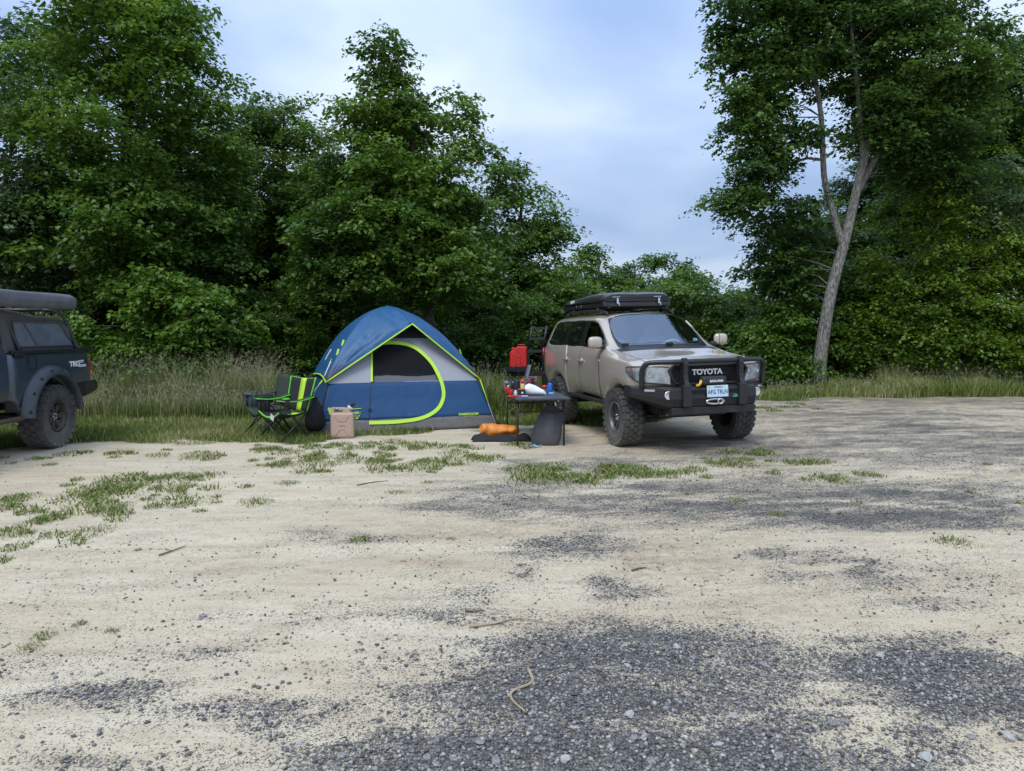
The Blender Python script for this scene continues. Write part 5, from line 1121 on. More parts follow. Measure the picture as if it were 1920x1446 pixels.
# ------------------------------------------------------------------ roof tent on the tan four-wheel drive
pm('tent_shell_black', (.020, .021, .023), .38, bump=(200, .15), noise=(3, .5, (.035, .036, .038)), coat=.2)
def wpt(root, p): return root.matrix_world @ Vector(p)
bpy.context.view_layer.update()
def build_roof_tent():
    o = SUV.matrix_world; root = empty('roof_tent', (0, 0, 0), 0, 'closed black hard-shell roof tent strapped on top of the tan four-wheel drive', 'roof tent')
    root.location = SUV.location; root.rotation_euler = SUV.rotation_euler
    x0, x1, w = -1.42, -3.62, .60; zb = 2.018
    def shell(z0, z1, inset_top, zrear, name, mat, brow=0):
        mb = MB(); n = 14; rows = []
        for k in range(n+1):
            t = k/n; x = x0+(x1-x0)*t; rnd = min(1, min(t, 1-t)/.06); ww = w-(.05*(1-rnd)**2); lift = (zrear-z1)*max(0, (t-.30)/.70) if t > .3 else 0
            zt = z1+lift-.035*(1-rnd)**2
            rows.append([Vector((x, -ww, z0)), Vector((x, -ww-.012, z0+.02)), Vector((x, -ww, zt-.075)), Vector((x, -ww+.012, zt-.06)), Vector((x, -ww+.025, zt-.035)), Vector((x, -ww+.09, zt-.006)), Vector((x, -ww*.45, zt+.004)), Vector((x, 0, zt-.004)), Vector((x, ww*.45, zt+.004)), Vector((x, ww-.09, zt-.006)), Vector((x, ww-.025, zt-.035)), Vector((x, ww-.012, zt-.06)), Vector((x, ww, zt-.075)), Vector((x, ww+.012, z0+.02)), Vector((x, ww, z0))])
        mb.grid(rows); mb.add(rows[0], [list(range(15))]); mb.add(rows[-1], [list(range(15))[::-1]])
        return bevel_mod(mb.build(name, MAT[mat], root), .006)
    shell(zb+.09, zb+.235, .05, zb+.175, 'lid', 'tent_shell_black')
    mb = MB(); mb.box(((x0+x1)/2, 0, zb+.045), (abs(x1-x0)-.03, 2*w-.03, .088), bevel=.02); mb.build('base_shell', MAT['tent_shell_black'], root)
    mb = MB()
    for z in (.125, .15): mb.tube([Vector((x0+.006, -w+.02, zb+z)), Vector((x0+.006, w-.02, zb+z))], .006, 4)
    mb.build('rib_mouldings', MAT['black_plastic'], root)['kind'] = 'stuff'
    for y in (-.36, .36):
        la = empty('latch', (x0+.02, y, zb+.07)); la.parent = root
        mb = MB(); mb.box((0, 0, .02), (.025, .035, .09), bevel=.006); mb.build('latch_plate', MAT['chrome'], la); mb = MB(); mb.box((.012, .022, -.03), (.02, .02, .05), bevel=.005); mb.build('latch_lever', MAT['silver'], la)
        for k in range(4):
            mb = MB(); mb.lathe([(.001, .006), (.008, .006), (.008, 0)], 8, 'X', (x0+.012, y-.07+.033*k, zb+.155)); mb.build('vent_stud', MAT['white_paint'], root)
    for x in (-2.75, -2.5):
        mb = MB(); mb.box((x, -w-.004, zb+.05), (.03, .012, .03), bevel=.003); mb.build('side_catch', MAT['silver'], root)
    M = Matrix.Translation((-2.95, -w-.014, zb+.135)) @ Matrix.Rotation(R(90), 4, 'X') @ Matrix.Rotation(R(3), 4, 'Z')
    text_mesh('shell_lettering', 'ROAM', .065, MAT['white_paint'], root, M, .002, .002, 1.2)
    for y in (-.56, .56):
        mb = MB(); mb.box((-2.4, y*.9, zb-.008), (2.0, .05, .02)); mb.build('mount_channel', MAT['silver'] if False else MAT['black_steel'], root)
    return root
build_roof_tent()

# ------------------------------------------------------------------ camp materials
pm('tent_blue', (.003, .052, .150), .6, bump=(3, .3), noise=(2.2, .5, (.005, .061, .175)), dirt=(.28, (.16, .15, .13), .35)); pm('tent_grey', (.31, .33, .37), .75, bump=(2.5, .2)); pm('tent_tub', (.105, .105, .115), .7, bump=(9, .7), noise=(5, .6, (.15, .145, .145)), dirt=(.2, (.22, .19, .15), .5)); pm('tent_dark', (.035, .036, .04), .8, bump=(6, .3)); pm('tent_inside', (.012, .013, .016), .9)
pm('flap_grey', (.22, .225, .25), .8, bump=(8, .4)); pm('lime', (.46, .74, .045), .55); pm('lime_bright', (.12, .60, .03), .5); pm('lime_print', (.52, .72, .08), .6)
def fly_material():
    m = pm('fly_blue', (.018, .085, .21), .5, bump=(3.4, .8)); nt = m.node_tree; nd, lk = nt.nodes, nt.links; b = nd['Principled BSDF']
    tc = nd.new('ShaderNodeTexCoord'); sp = nd.new('ShaderNodeSeparateXYZ'); lk.new(tc.outputs['Object'], sp.inputs[0])
    n = nd.new('ShaderNodeTexNoise'); n.inputs['Scale'].default_value = 2.0; n.inputs['Detail'].default_value = 5; lk.new(tc.outputs['Object'], n.inputs['Vector'])
    mx0 = nd.new('ShaderNodeMix'); mx0.data_type = 'RGBA'; lk.new(n.outputs['Fac'], mx0.inputs[0]); mx0.inputs[6].default_value = (.007, .070, .178, 1); mx0.inputs[7].default_value = (.012, .092, .22, 1)
    [setattr(q.inputs['Distance'], 'default_value', .045) for q in nd if q.type == 'BUMP']
    # printed fade to charcoal towards the lower front corners, made of small dots
    v = nd.new('ShaderNodeTexVoronoi'); v.inputs['Scale'].default_value = 55; v.inputs['Randomness'].default_value = 0; lk.new(tc.outputs['Object'], v.inputs['Vector'])
    mr = nd.new('ShaderNodeMapRange'); lk.new(sp.outputs[2], mr.inputs[0]); mr.inputs[1].default_value = 1.32; mr.inputs[2].default_value = .82; mr.inputs[3].default_value = 0; mr.inputs[4].default_value = .95
    my = nd.new('ShaderNodeMapRange'); lk.new(sp.outputs[1], my.inputs[0]); my.inputs[1].default_value = -1.02; my.inputs[2].default_value = -1.12
    ml = nd.new('ShaderNodeMath'); ml.operation = 'MULTIPLY'; lk.new(mr.outputs[0], ml.inputs[0]); lk.new(my.outputs[0], ml.inputs[1])
    st = nd.new('ShaderNodeMath'); st.operation = 'SUBTRACT'; lk.new(ml.outputs[0], st.inputs[0]); lk.new(v.outputs['Distance'], st.inputs[1])
    m3 = nd.new('ShaderNodeMapRange'); lk.new(st.outputs[0], m3.inputs[0]); m3.inputs[1].default_value = -.12; m3.inputs[2].default_value = .2
    mx = nd.new('ShaderNodeMix'); mx.data_type = 'RGBA'; lk.new(m3.outputs[0], mx.inputs[0]); lk.new(mx0.outputs[2], mx.inputs[6]); mx.inputs[7].default_value = (.05, .058, .075, 1); lk.new(mx.outputs[2], b.inputs['Base Color'])
fly_material()
pm('cord_white', (.6, .62, .6), .8)
def strip(mb, pts, nrm, w, off=.004, mi=0):
    """flat ribbon of width w along pts, lying on a surface with normal nrm"""
    P = [Vector(p) for p in pts]; rows = []
    for i, p in enumerate(P):
        t = (P[min(i+1, len(P)-1)]-P[max(i-1, 0)]).normalized(); nn = nrm(p) if callable(nrm) else Vector(nrm); sd = t.cross(nn).normalized(); nn = sd.cross(t).normalized()
        if nn.dot(nrm(p) if callable(nrm) else Vector(nrm)) < 0: nn = -nn
        rows.append([p+sd*w/2+nn*off, p+sd*w/2+nn*(off+.004), p-sd*w/2+nn*(off+.004), p-sd*w/2+nn*off])
    mb.grid(rows, mi=mi, smooth=False); return mb
def build_tent():
    A = R(19.6); C = Vector((-2.17, 13.25, 0)); H = 1.5
    root = empty('dome_tent', (C.x, C.y, gh(C.x, C.y)), A, 'blue dome tent with grey panels and lime door piping pitched on the lawn edge', 'tent')
    Zs = [0, .10, .45, .88, 1.42, 1.75, 1.97, 2.05]; Rs = [1.0, .985, .915, .81, .585, .385, .17, 0]
    rr = lambda z: float(np.interp(z, Zs, Rs))
    zz = np.array([p.y for p in spline([(a, b) for a, b in zip(Rs, Zs)], 60)]); rz = np.array([p.x for p in spline([(a, b) for a, b in zip(Rs, Zs)], 60)])
    rad = lambda z: max(0.0, float(np.interp(z, zz, rz)))
    def wall(side, u, z, off=0.0, sag=.05):
        r = H*rad(z)+off; inn = sag*(1-u*u)*min(1, z/.5)*min(1, rad(z)*2); x, y = u*r, -(r-inn)
        ca, sa = [(1, 0), (0, 1), (-1, 0), (0, -1)][side]           # 0 front 1 right 2 back 3 left
        return Vector((x*ca-y*sa-.06*z, x*sa+y*ca, z))
    Mw = Matrix.Translation(root.location) @ Matrix.Rotation(A, 4, 'Z'); Mi = Mw.inverted()
    def px(u, v):                                 # pixel -> (u, z) on the front wall
        lo, hi = 8.0, 16.0; f = lambda Y: (lambda q: q.y+H*rad(q.z)-.05*(1-min(1, abs(q.x+.06*q.z)/max(H*rad(q.z), .01))**2)*min(1, max(q.z, 0)/.5))(Mi @ at(u, v, Y))
        for _ in range(40):
            m = (lo+hi)/2
            if f(m) < 0: lo = m
            else: hi = m
        q = Mi @ at(u, v, lo); return (q.x+.06*q.z)/max(H*rad(q.z), .01), q.z
    Dp = [px(*p) for p in [(692, 793), (745, 791), (790, 784), (818, 769), (830, 748), (830, 727), (820, 700), (806, 677), (785, 657), (765, 647), (740, 643), (716, 644)]]
    Dl = [px(697, 716), px(697, 690), px(697, 660)]; zsill = px(760, 716)[1]
    curve = [Vector((a, b, 0)) for a, b in Dp]; curve = spline(curve, 60)
    hole = [(c.x, c.y) for c in curve if c.y > zsill]; hole = [(Dl[0][0], zsill)]+hole+[(Dl[2][0], Dl[2][1])]
    def inside(x, z, poly):
        r = False; n = len(poly); j = n-1
        for i in range(n):
            if (poly[i][1] > z) != (poly[j][1] > z) and x < (poly[j][0]-poly[i][0])*(z-poly[i][1])/(poly[j][1]-poly[i][1])+poly[i][0]: r = not r
            j = i
        return r
    # panels of each wall
    def panel(side, z0, z1, name, mat, nu, nz, hole_=None):
        mb = MB(); zs_ = [z0+(z1-z0)*k/nz for k in range(nz+1)]; us = [-1+2*k/nu for k in range(nu+1)]
        idx = {}; vs_ = []; fs = []
        for i, z in enumerate(zs_):
            for j, u in enumerate(us): idx[i, j] = len(vs_); p = wall(side, u, z); p += Vector((random.uniform(-1, 1), random.uniform(-1, 1), 0))*(.004 if nu < 100 else .0008)*(0 if abs(u) > .98 else 1); vs_.append(p)
        for i in range(nz):
            for j in range(nu):
                if hole_ and inside((us[j]+us[j+1])/2, (zs_[i]+zs_[i+1])/2, hole_): continue
                fs.append((idx[i, j], idx[i, j+1], idx[i+1, j+1], idx[i+1, j]))
        mb.add(vs_, fs, 0, True); o = mb.build(name, MAT[mat], root)
        if not hole_: solid_mod(o, .003)
        return o
    panel(0, .0, .20, 'floor_tub', 'tent_tub', 40, 4); panel(0, .20, zsill, 'front_panel', 'tent_blue', 60, 12); panel(0, zsill, 1.52, 'front_panel', 'tent_grey', 150, 90, hole); panel(0, 1.52, 2.045, 'front_panel', 'tent_dark', 60, 12, [h for h in hole])
    for sd in (1, 2, 3):
        panel(sd, 0, .20, 'floor_tub', 'tent_tub', 30, 3); panel(sd, .20, .80, 'side_panel', 'tent_blue' if sd != 2 else 'tent_blue', 30, 8); panel(sd, .80, 2.045, 'side_panel', 'tent_dark', 30, 14)
    # floor sheet and inner lining (dark-room fabric)
    mb = MB(); mb.box((0, 0, .012), (2*H*.985, 2*H*.985, .01)); mb.build('floor_sheet', MAT['tent_tub'], root)
    mb = MB(); P = [[wall(2, -1+2*j/12, z, -.05) for j in range(13)] for z in (.05, .3, .55, .80)]; mb.grid(P); mb.build('inner_skirt', MAT['tent_grey'], root)
    mb = MB(); P = [[wall(2, -1+2*j/12, z, -.03) for j in range(13)] for z in (.78, .9, 1.3, 1.7, 2.0)]; mb.grid(P); mb.build('inner_lining', MAT['tent_inside'], root)
    for sd in (1, 3): mb = MB(); mb.grid([[wall(sd, -.98+1.96*j/12, z, -.03) for j in range(13)] for z in (.05, .5, .9, 1.3, 1.7, 2.0)]); mb.build('inner_lining', MAT['tent_inside'], root)
    fn = lambda p: (Mi.to_3x3() @ Vector((0, 0, 1))).cross(Vector((1, 0, 0))).normalized() if False else Vector((0, -.86, .5))
    mb = MB(); strip(mb, [wall(0, c.x, c.y, .006) for c in curve], Vector((0, -.9, .42)), .062); mb.build('door_zip_tape', MAT['lime'], root)
    mb = MB(); strip(mb, [wall(0, a, b, .006) for a, b in Dl], Vector((0, -.9, .42)), .035); mb.build('door_zip_tape', MAT['lime'], root)
    mb = MB(); sl = [px(696, 717), px(694, 755), px(692, 792)]; mb.tube([wall(0, a, b, .008) for a, b in sl], .004, 4); mb.build('door_seam', MAT['tent_dark'], root)
    mb = MB(); a, b = px(694, 768); mb.box(wall(0, a, b, .02), (.05, .02, .05), bevel=.008); mb.build('door_toggle', MAT['tent_dark'], root)
    # insect mesh across the opening
    mm = bpy.data.materials.new('insect_mesh'); mm.use_nodes = True; nt = mm.node_tree; nt.nodes.remove(nt.nodes['Principled BSDF']); d_ = nt.nodes.new('ShaderNodeBsdfDiffuse'); d_.inputs[0].default_value = (.05, .055, .06, 1); t_ = nt.nodes.new('ShaderNodeBsdfTransparent'); x_ = nt.nodes.new('ShaderNodeMixShader'); x_.inputs[0].default_value = .30
    nt.links.new(t_.outputs[0], x_.inputs[1]); nt.links.new(d_.outputs[0], x_.inputs[2]); nt.links.new(x_.outputs[0], nt.nodes['Material Output'].inputs[0]); MAT['insect_mesh'] = mm
    mb = MB(); cen = Vector((sum(h[0] for h in hole)/len(hole), sum(h[1] for h in hole)/len(hole), 0)); pv = [wall(0, cen.x+(h[0]-cen.x)*1.03, cen.y+(h[1]-cen.y)*1.03, -.015) for h in hole]; c0 = wall(0, cen.x, cen.y, -.015); mb.add(pv+[c0], [(i, (i+1) % len(pv), len(pv)) for i in range(len(pv))]); mb.build('mesh_panel', MAT['insect_mesh'], root)
    # door flap rolled down inside the sill
    hx = [h[0] for h in hole if abs(h[1]-zsill) < .25]; u0, u1 = min(hx)-.02, max(hx)+.02
    mb = MB(); mb.grid([[wall(0, u0+(u1-u0)*j/20, zsill-.03+(.125+.012*math.sin(j*.35)+.004*math.sin(j*1.7))*k/4, -.035-.01*k) for j in range(21)] for k in range(5)]); solid_mod(mb.build('door_flap', MAT['flap_grey'], root), .006)
    # --- rain fly
    fly = empty('rain_fly', (0, 0, 0)); fly.parent = root; zc = .79
    pole = lambda sx, sy, z, o=.05: Vector((sx*(H*rad(z)+o*.8)-.06*z, sy*(H*rad(z)+o*.8), z+o*.6))
    apex = Vector((-.125, 0, 2.105)); peakw = Mi @ at(773, 607, 12.35); peak = Vector((peakw.x, peakw.y, peakw.z))
    zl = [zc+(2.03-zc)*(k/22)**.9 for k in range(23)]
    def facet(sx):
        P = []; n = 22
        for k in range(n+1):
            t = k/n; a = pole(sx, -1, zl[k]) if k < n else apex
            if t < .52: b = pole(sx, -1, zc).lerp(peak, t/.52)
            else: b = peak.lerp(apex, (t-.52)/.48)+Vector((0, -.05*math.sin(math.pi*(t-.52)/.48), .06*math.sin(math.pi*(t-.52)/.48)))
            row = []
            for j in range(25):
                q = j/24; p = a.lerp(b, q)+Vector((0, -.02, .03))*math.sin(math.pi*q)*math.sin(math.pi*t)*1.2; p += Vector((random.uniform(-1, 1), random.uniform(-1, 1), random.uniform(-1, 1)))*.004*math.sin(math.pi*q); wv = (.008*math.sin(15*t+11*q+sx)+.006*math.sin(21*q-9*t)+.005*math.sin(27*(q+t)))*math.sin(math.pi*q); p += Vector((sx*.5, -.6, .6))*wv; row.append(p)
            P.append(row)
        mb = MB(); mb.grid(P); o = mb.build('fly_front', MAT['fly_blue'], fly); solid_mod(o, .003)
        mb = MB(); edge = [pole(sx, -1, zc).lerp(peak, t/14) for t in range(15)]; mb.tube([e+Vector((0, -.006, -.004)) for e in edge], .013, 6); mb.build('fly_piping', MAT['lime'], fly)
    facet(-1); facet(1)
    for sd in (1, 2, 3):
        P = []
        for k in range(23):
            z = zl[k]; row = []
            for j in range(41):
                u = -1+2*j/40; low = .05*math.sin(math.pi*(u+1)/2) if k == 0 else .010*math.sin(9*u+.9*k)*(1-u*u)+.006*math.sin(17*u-1.1*k)*(1-u*u)
                p = wall(sd, u, z, .04, sag=.03)+Vector((0, 0, .03)); p += Vector((random.uniform(-1, 1), random.uniform(-1, 1), random.uniform(-1, 1)))*.006*(1-abs(u)**4); p.z += low; row.append(p)
            P.append(row)
        P.append([apex.copy() for _ in range(41)])
        mb = MB(); mb.grid(P); o = mb.build('fly_side', MAT['fly_blue'], fly); solid_mod(o, .003)
        mb = MB(); mb.tube([p+Vector((0, 0, -.004)) for p in P[0]], .013, 6); mb.build('fly_piping', MAT['lime'], fly)
    # poles and straps at the corners
    for sx in (-1, 1):
        for sy in (-1, 1):
            mb = MB(); mb.tube([pole(sx, sy, z, .018) for z in [.02+.09*k for k in range(10)]], .011, 6); mb.build('pole', MAT['tent_dark'], root)
    for (u0, z0), (u1, z1) in (((-.93, .40), (-.83, .24)), ((-.90, .33), (-.81, .14))):
        mb = MB(); strip(mb, [wall(0, u0+(u1-u0)*t/5, z0+(z1-z0)*t/5+.02*math.sin(t*2), .012) for t in range(6)], Vector((0, -.9, .3)), .05); mb.build('corner_strap', MAT['lime'], root); break
    # guy lines
    a = pole(1, -1, zc); b = Mi @ ground_pt(932, 803); mb = MB(); mb.tube([a, a.lerp(b, .5)+Vector((0, 0, -.01)), b], .005, 5); mb.build('guy_line', MAT['cord_white'], fly)
    mb = MB(); mb.tube([a, a.lerp(b, .48)], .009, 5); mb.build('guy_strap', MAT['lime'], fly)
    lp = wall(3, .25, zc, .05); mb = MB(); mb.tube(spline([lp, lp+Vector((-.10, -.02, -.12)), lp+Vector((-.16, -.05, -.22)), lp+Vector((-.14, -.06, -.34))], 12), .006, 5); mb.build('guy_line', MAT['cord_white'], fly)
    mb = MB(); mb.tube([lp, lp+Vector((-.07, -.01, -.09))], .016, 4); mb.build('guy_strap', MAT['lime'], fly)
    for (u, z, L) in ((.62, 1.10, .24), (-.40, 1.28, .20)):
        q = [wall(3, u+.05*k/5, z-L*k/5, .075)+Vector((0, 0, .03)) for k in range(6)]; mb = MB(); mb.tube(q, .012, 5); mb.build('tied_guy_cord', MAT['cord_white'], fly)
    for (u, z) in ((.45, 1.02),):
        p = wall(3, u, z, .062)+Vector((0, 0, .03)); mb = MB(); nrm = Vector((-.9, 0, .42)); strip(mb, [p, p+Vector((.055, 0, .12))], nrm, .075); mb.build('fly_logo_tag', MAT['lime_print'], fly)
    for sx, zz_ in ((1, 1.28), (-1, 1.30), (-1, 1.45)):
        p = pole(sx, -1, zz_, .075); mb = MB(); strip(mb, [p, p+Vector((sx*.03, 0, -.10))], Vector((sx*.6, -.7, .4)), .04); mb.build('fly_tab', MAT['lime'], fly)
    # lettering on the front wall
    def wallM(u, z):
        p = wall(0, u, z, .008); t = (wall(0, u+.05, z)-wall(0, u-.05, z)).normalized(); up = (wall(0, u, z+.05)-wall(0, u, z-.05)).normalized(); n = t.cross(up).normalized()
        return Matrix.Translation(p) @ Matrix((t, up, n)).transposed().to_4x4()
    u, z = px(878, 776.5); text_mesh('wall_lettering', 'DARKROOM', .058, MAT['lime_print'], root, wallM(u, z), .002, .0015, 1.05); u, z = px(879, 780.5); text_mesh('wall_lettering', 'TECHNOLOGY', .022, MAT['lime_print'], root, wallM(u, z), .0015, 0, 1.25)
    u, z = px(657, 774); text_mesh('wall_lettering', 'Coleman', .082, MAT['lime_print'], root, wallM(u, z), .002, .001); M_ = wallM(u, z)
    mb = MB(); mb.tube([M_ @ Vector((x, y, .002)) for x, y in ((-.18, .05), (.18, .065), (.155, -.065), (-.155, -.05))], .007, 4, closed=True); mb.build('logo_outline', MAT['lime_print'], root)
    u, z = px(655, 785); text_mesh('wall_lettering', 'SUNDOME 6P', .045, MAT['lime_print'], root, wallM(u, z), .0015, .001, 1.1)
    return root
build_tent()
# ------------------------------------------------------------------ camp gear
pm('chair_black', (.014, .014, .016), .85, bump=(40, .2)); pm('chair_olive', (.030, .042, .030), .85, bump=(40, .2)); pm('chair_tube', (.045, .048, .055), .35, .6); pm('tag_white', (.6, .6, .58), .8); pm('chair_grey', (.06, .075, .075), .8)
pm('tan_plastic', (.47, .325, .25), .5, bump=(60, .1), noise=(5, .4, (.41, .28, .215)), dirt=(.12, DUST, .5)); pm('black_cap', (.015, .014, .014), .5); pm('white_cap', (.62, .60, .56), .5)
pm('table_top', (.040, .044, .052), .45, bump=(150, .15), noise=(6, .5, (.085, .092, .105))); pm('table_leg', (.018, .019, .021), .4)
pm('sack_grey', (.068, .068, .076), .7, bump=(5, 1.0), noise=(4, .6, (.095, .095, .10))); pm('orange_nylon', (.74, .25, .03), .5, bump=(8, 1.0), noise=(6, .6, (.55, .165, .018))); pm('mat_black', (.012, .012, .014), .8, bump=(9, .8)); pm('white_cloth', (.74, .74, .76), .8, bump=(7, .6)); pm('blue_bottle', (.012, .13, .50), .35); pm('cap_navy', (.02, .03, .10), .4)
pm('stove_grey', (.20, .215, .23), .45, .2); pm('orange_red', (.72, .07, .02), .4); pm('can_yellow', (.70, .52, .18), .4); pm('purple_fill', (.11, .09, .16), .6); pm('box_black', (.018, .018, .02), .5); pm('sky_blue', (.20, .45, .62), .4)
def chair(name, loc, rz, label, cloth, piping, stripe, olive):
    root = empty(name, (loc[0], loc[1], gh(*loc)), rz, label, 'camp chair', 'folding camp chairs'); w = .29
    T = lambda n, pts, r, m, p=root: MB().tube(pts, r, 8).build(n, MAT[m], p)
    for s in (1, -1):
        T('leg', [(s*(w+.03), -.25, .008), (-s*w, -.235, .43)], .0105, 'chair_tube'); T('leg', [(s*(w+.03), .25, .008), (-s*w, .235, .43)], .0105, 'chair_tube')
        T('leg', [(s*(w+.03), -.25, .008), (s*(w+.012), .235, .43)], .0105, 'chair_tube'); T('leg', [(s*(w+.03), .25, .008), (s*(w+.012), -.225, .60)], .0105, 'chair_tube')
        T('back_post', [(s*w, .235, .40), (s*(w+.03), .30, .64), (s*(w+.05), .37, .93)], .011, 'chair_tube'); T('arm_post', [(s*w, -.235, .40), (s*(w+.03), -.225, .63)], .011, 'chair_tube')
        for y in (-.25, .25): MB().lathe([(.022, 0), (.024, .012), (.014, .03)], 10, 'Z', (s*(w+.03), y, -.004)).build('foot', MAT['black_cap'], root)
        P = [[Vector((s*(w+.035+x), -.27+.57*k/8, .635+.03*k/8-.035*math.sin(math.pi*k/8)-abs(x)*.35)) for x in (-.05, 0, .05)] for k in range(9)]
        a = solid_mod(MB().grid(P).build('armrest', MAT[cloth], root), .012); 
        if piping: MB().tube([p[2] for p in P]+[P[-1][0]]+[p[0] for p in reversed(P)], .008, 5, closed=True).build('armrest_piping', MAT[piping], a)
    # pouch on one arm, cup holder on the other
    mb = MB(); P = [[Vector((-(w+.06)+.075*math.cos(t), -.13+.10*math.sin(t), z)) for t in [2*math.pi*k/12 for k in range(12)]] for z in (.36, .40, .52, .66)]; P[0] = [p.lerp(Vector((-(w+.06), -.13, .36)), .4) for p in P[0]]
    po = solid_mod(MB().grid([r+[r[0]] for r in P]).build('arm_pouch', MAT[cloth if not olive else 'chair_grey'], root), .008)
    mb = MB(); mb.tube([Vector((w+.06+.05*math.cos(t), -.16+.05*math.sin(t), .645)) for t in [2*math.pi*k/16 for k in range(16)]], .007, 5, closed=True); mb.build('cup_holder_ring', MAT['chair_tube' if olive else piping], root)
    mb = MB(); mb.lathe([(.03, .52), (.046, .54), (.048, .64)], 14, 'Z', (w+.06, -.16, 0), caps=False); solid_mod(mb.build('cup_holder', MAT[cloth], root), .004)
    # seat sling
    P = [[Vector((x*w, -.24+.47*k/8, .43-.085*(1-x*x)*(1-.3*k/8)-.03*math.sin(math.pi*k/8))) for x in (-1, -.6, -.3, 0, .3, .6, 1)] for k in range(9)]
    se = solid_mod(MB().grid(P).build('seat', MAT[cloth], root), .012)
    P2 = [[P[0][j]+Vector((0, -.012, -.07*k*(1-.5*abs(j-3)/3))) for j in range(7)] for k in range(2)]
    solid_mod(MB().grid(P2).build('seat_front_flap', MAT[cloth if not stripe else 'chair_black'], root), .01)
    if piping: MB().tube([p+Vector((0, -.01, .004)) for p in P[0]], .011, 6).build('seat_piping', MAT[piping], se)
    if stripe:
        Q = [[P[k][j]+Vector((0, 0, .012)) for j in (2, 4)] for k in range(9)]; solid_mod(MB().grid(Q).build('seat_stripe', MAT[stripe], se), .004)
    # back
    B = []
    for k in range(9):
        t = k/8; y = .235+.13*t; z = .42+.51*t; B.append([Vector((x*(w+.055*t), y+.035*(1-x*x)*(1-t*.4), z-(.0 if k < 8 else .02*(1-x*x)))) for x in (-1, -.62, -.22, .22, .62, 1)])
    ba = solid_mod(MB().grid(B).build('backrest', MAT[cloth], root), .014)
    off = Vector((0, -.014, .004))
    if stripe: solid_mod(MB().grid([[r[2]+off, r[3]+off] for r in B]).build('back_stripe', MAT[stripe], ba), .004)
    if piping: MB().tube([r[0]+off for r in B]+B[-1]+[r[-1]+off for r in reversed(B)], .011, 5).build('back_piping', MAT[piping], ba)
    if stripe: MB().box((.12, -.262, .36), (.10, .006, .08), Matrix.Rotation(R(25), 3, 'Y')).build('care_tag', MAT['tag_white'], root)
    return root
cb = ground_pt(541, 827); chair('camp_chair', (cb.x-.14, cb.y+.24), R(-42), 'black folding camp chair with lime piping and stripe beside the tent', 'chair_black', 'lime_bright', 'lime', False)
ca_ = ground_pt(497, 818); chair('camp_chair', (ca_.x-.06, ca_.y+.40), R(-44), 'plain dark olive folding camp chair behind the lime-piped chair', 'chair_olive', None, None, True)
def sack(name, loc, label, cat, prof, mat, n=20, seed=1, squash=(1, .8), rz=0, lean=(0, 0), cords=False):
    rng = np.random.default_rng(seed); root = empty(name, (loc[0], loc[1], gh(loc[0], loc[1])+(loc[2] if len(loc) > 2 else 0)), rz, label, cat); P = []; ph = rng.random(4)*6
    H = prof[-1][1]
    for i, (r, z) in enumerate(prof):
        row = []
        for k in range(n):
            a = 2*math.pi*k/n; q = r*(1+.09*math.sin(3*a+ph[0]+z*4)+.07*math.sin(5*a+ph[1]-z*7)+.05*math.sin(9*a+ph[2]+z*11)+rng.normal(0, .01)); row.append(Vector((q*math.cos(a)*squash[0]+lean[0]*z, q*math.sin(a)*squash[1]+lean[1]*z, z+.01*math.sin(2*a+ph[3])*(0 if i == 0 else 1))))
        P.append(row+[row[0]])
    mb = MB(); mb.grid(P); mb.add(P[0][:-1], [list(range(n))[::-1]]); mb.add(P[-1][:-1], [list(range(n))]); subsurf(mb.build('sack_cloth', MAT[mat], root), 1)
    if cords: MB().tube([Vector(((prof[-2][0]+.012)*math.cos(a)*squash[0]+lean[0]*prof[-2][1], (prof[-2][0]+.012)*math.sin(a)*squash[1]+lean[1]*prof[-2][1], prof[-2][1])) for a in [2*math.pi*k/18 for k in range(18)]], .010, 5, closed=True).build('drawstring', MAT['mat_black'], root)
    return root
b = ground_pt(583, 822); sack('stuff_bag', (b.x-.02, b.y+.28, .08), 'black rounded stuff bag hanging between the lime chair and the tent', 'bag', [(.10, 0), (.19, .04), (.22, .15), (.20, .30), (.15, .42), (.07, .52), (.05, .55)], 'mat_black', seed=3, squash=(.75, .75), cords=True)
b = ground_pt(1026, 836); sack('drawstring_sack', (b.x, b.y+.16), 'dark grey drawstring sack standing under the folding table', 'sack', [(.18, 0), (.21, .04), (.225, .14), (.21, .28), (.18, .40), (.12, .50), (.055, .57), (.04, .595), (.075, .64)], 'sack_grey', seed=5, squash=(1.0, .72), lean=(.10, .03), cords=True)

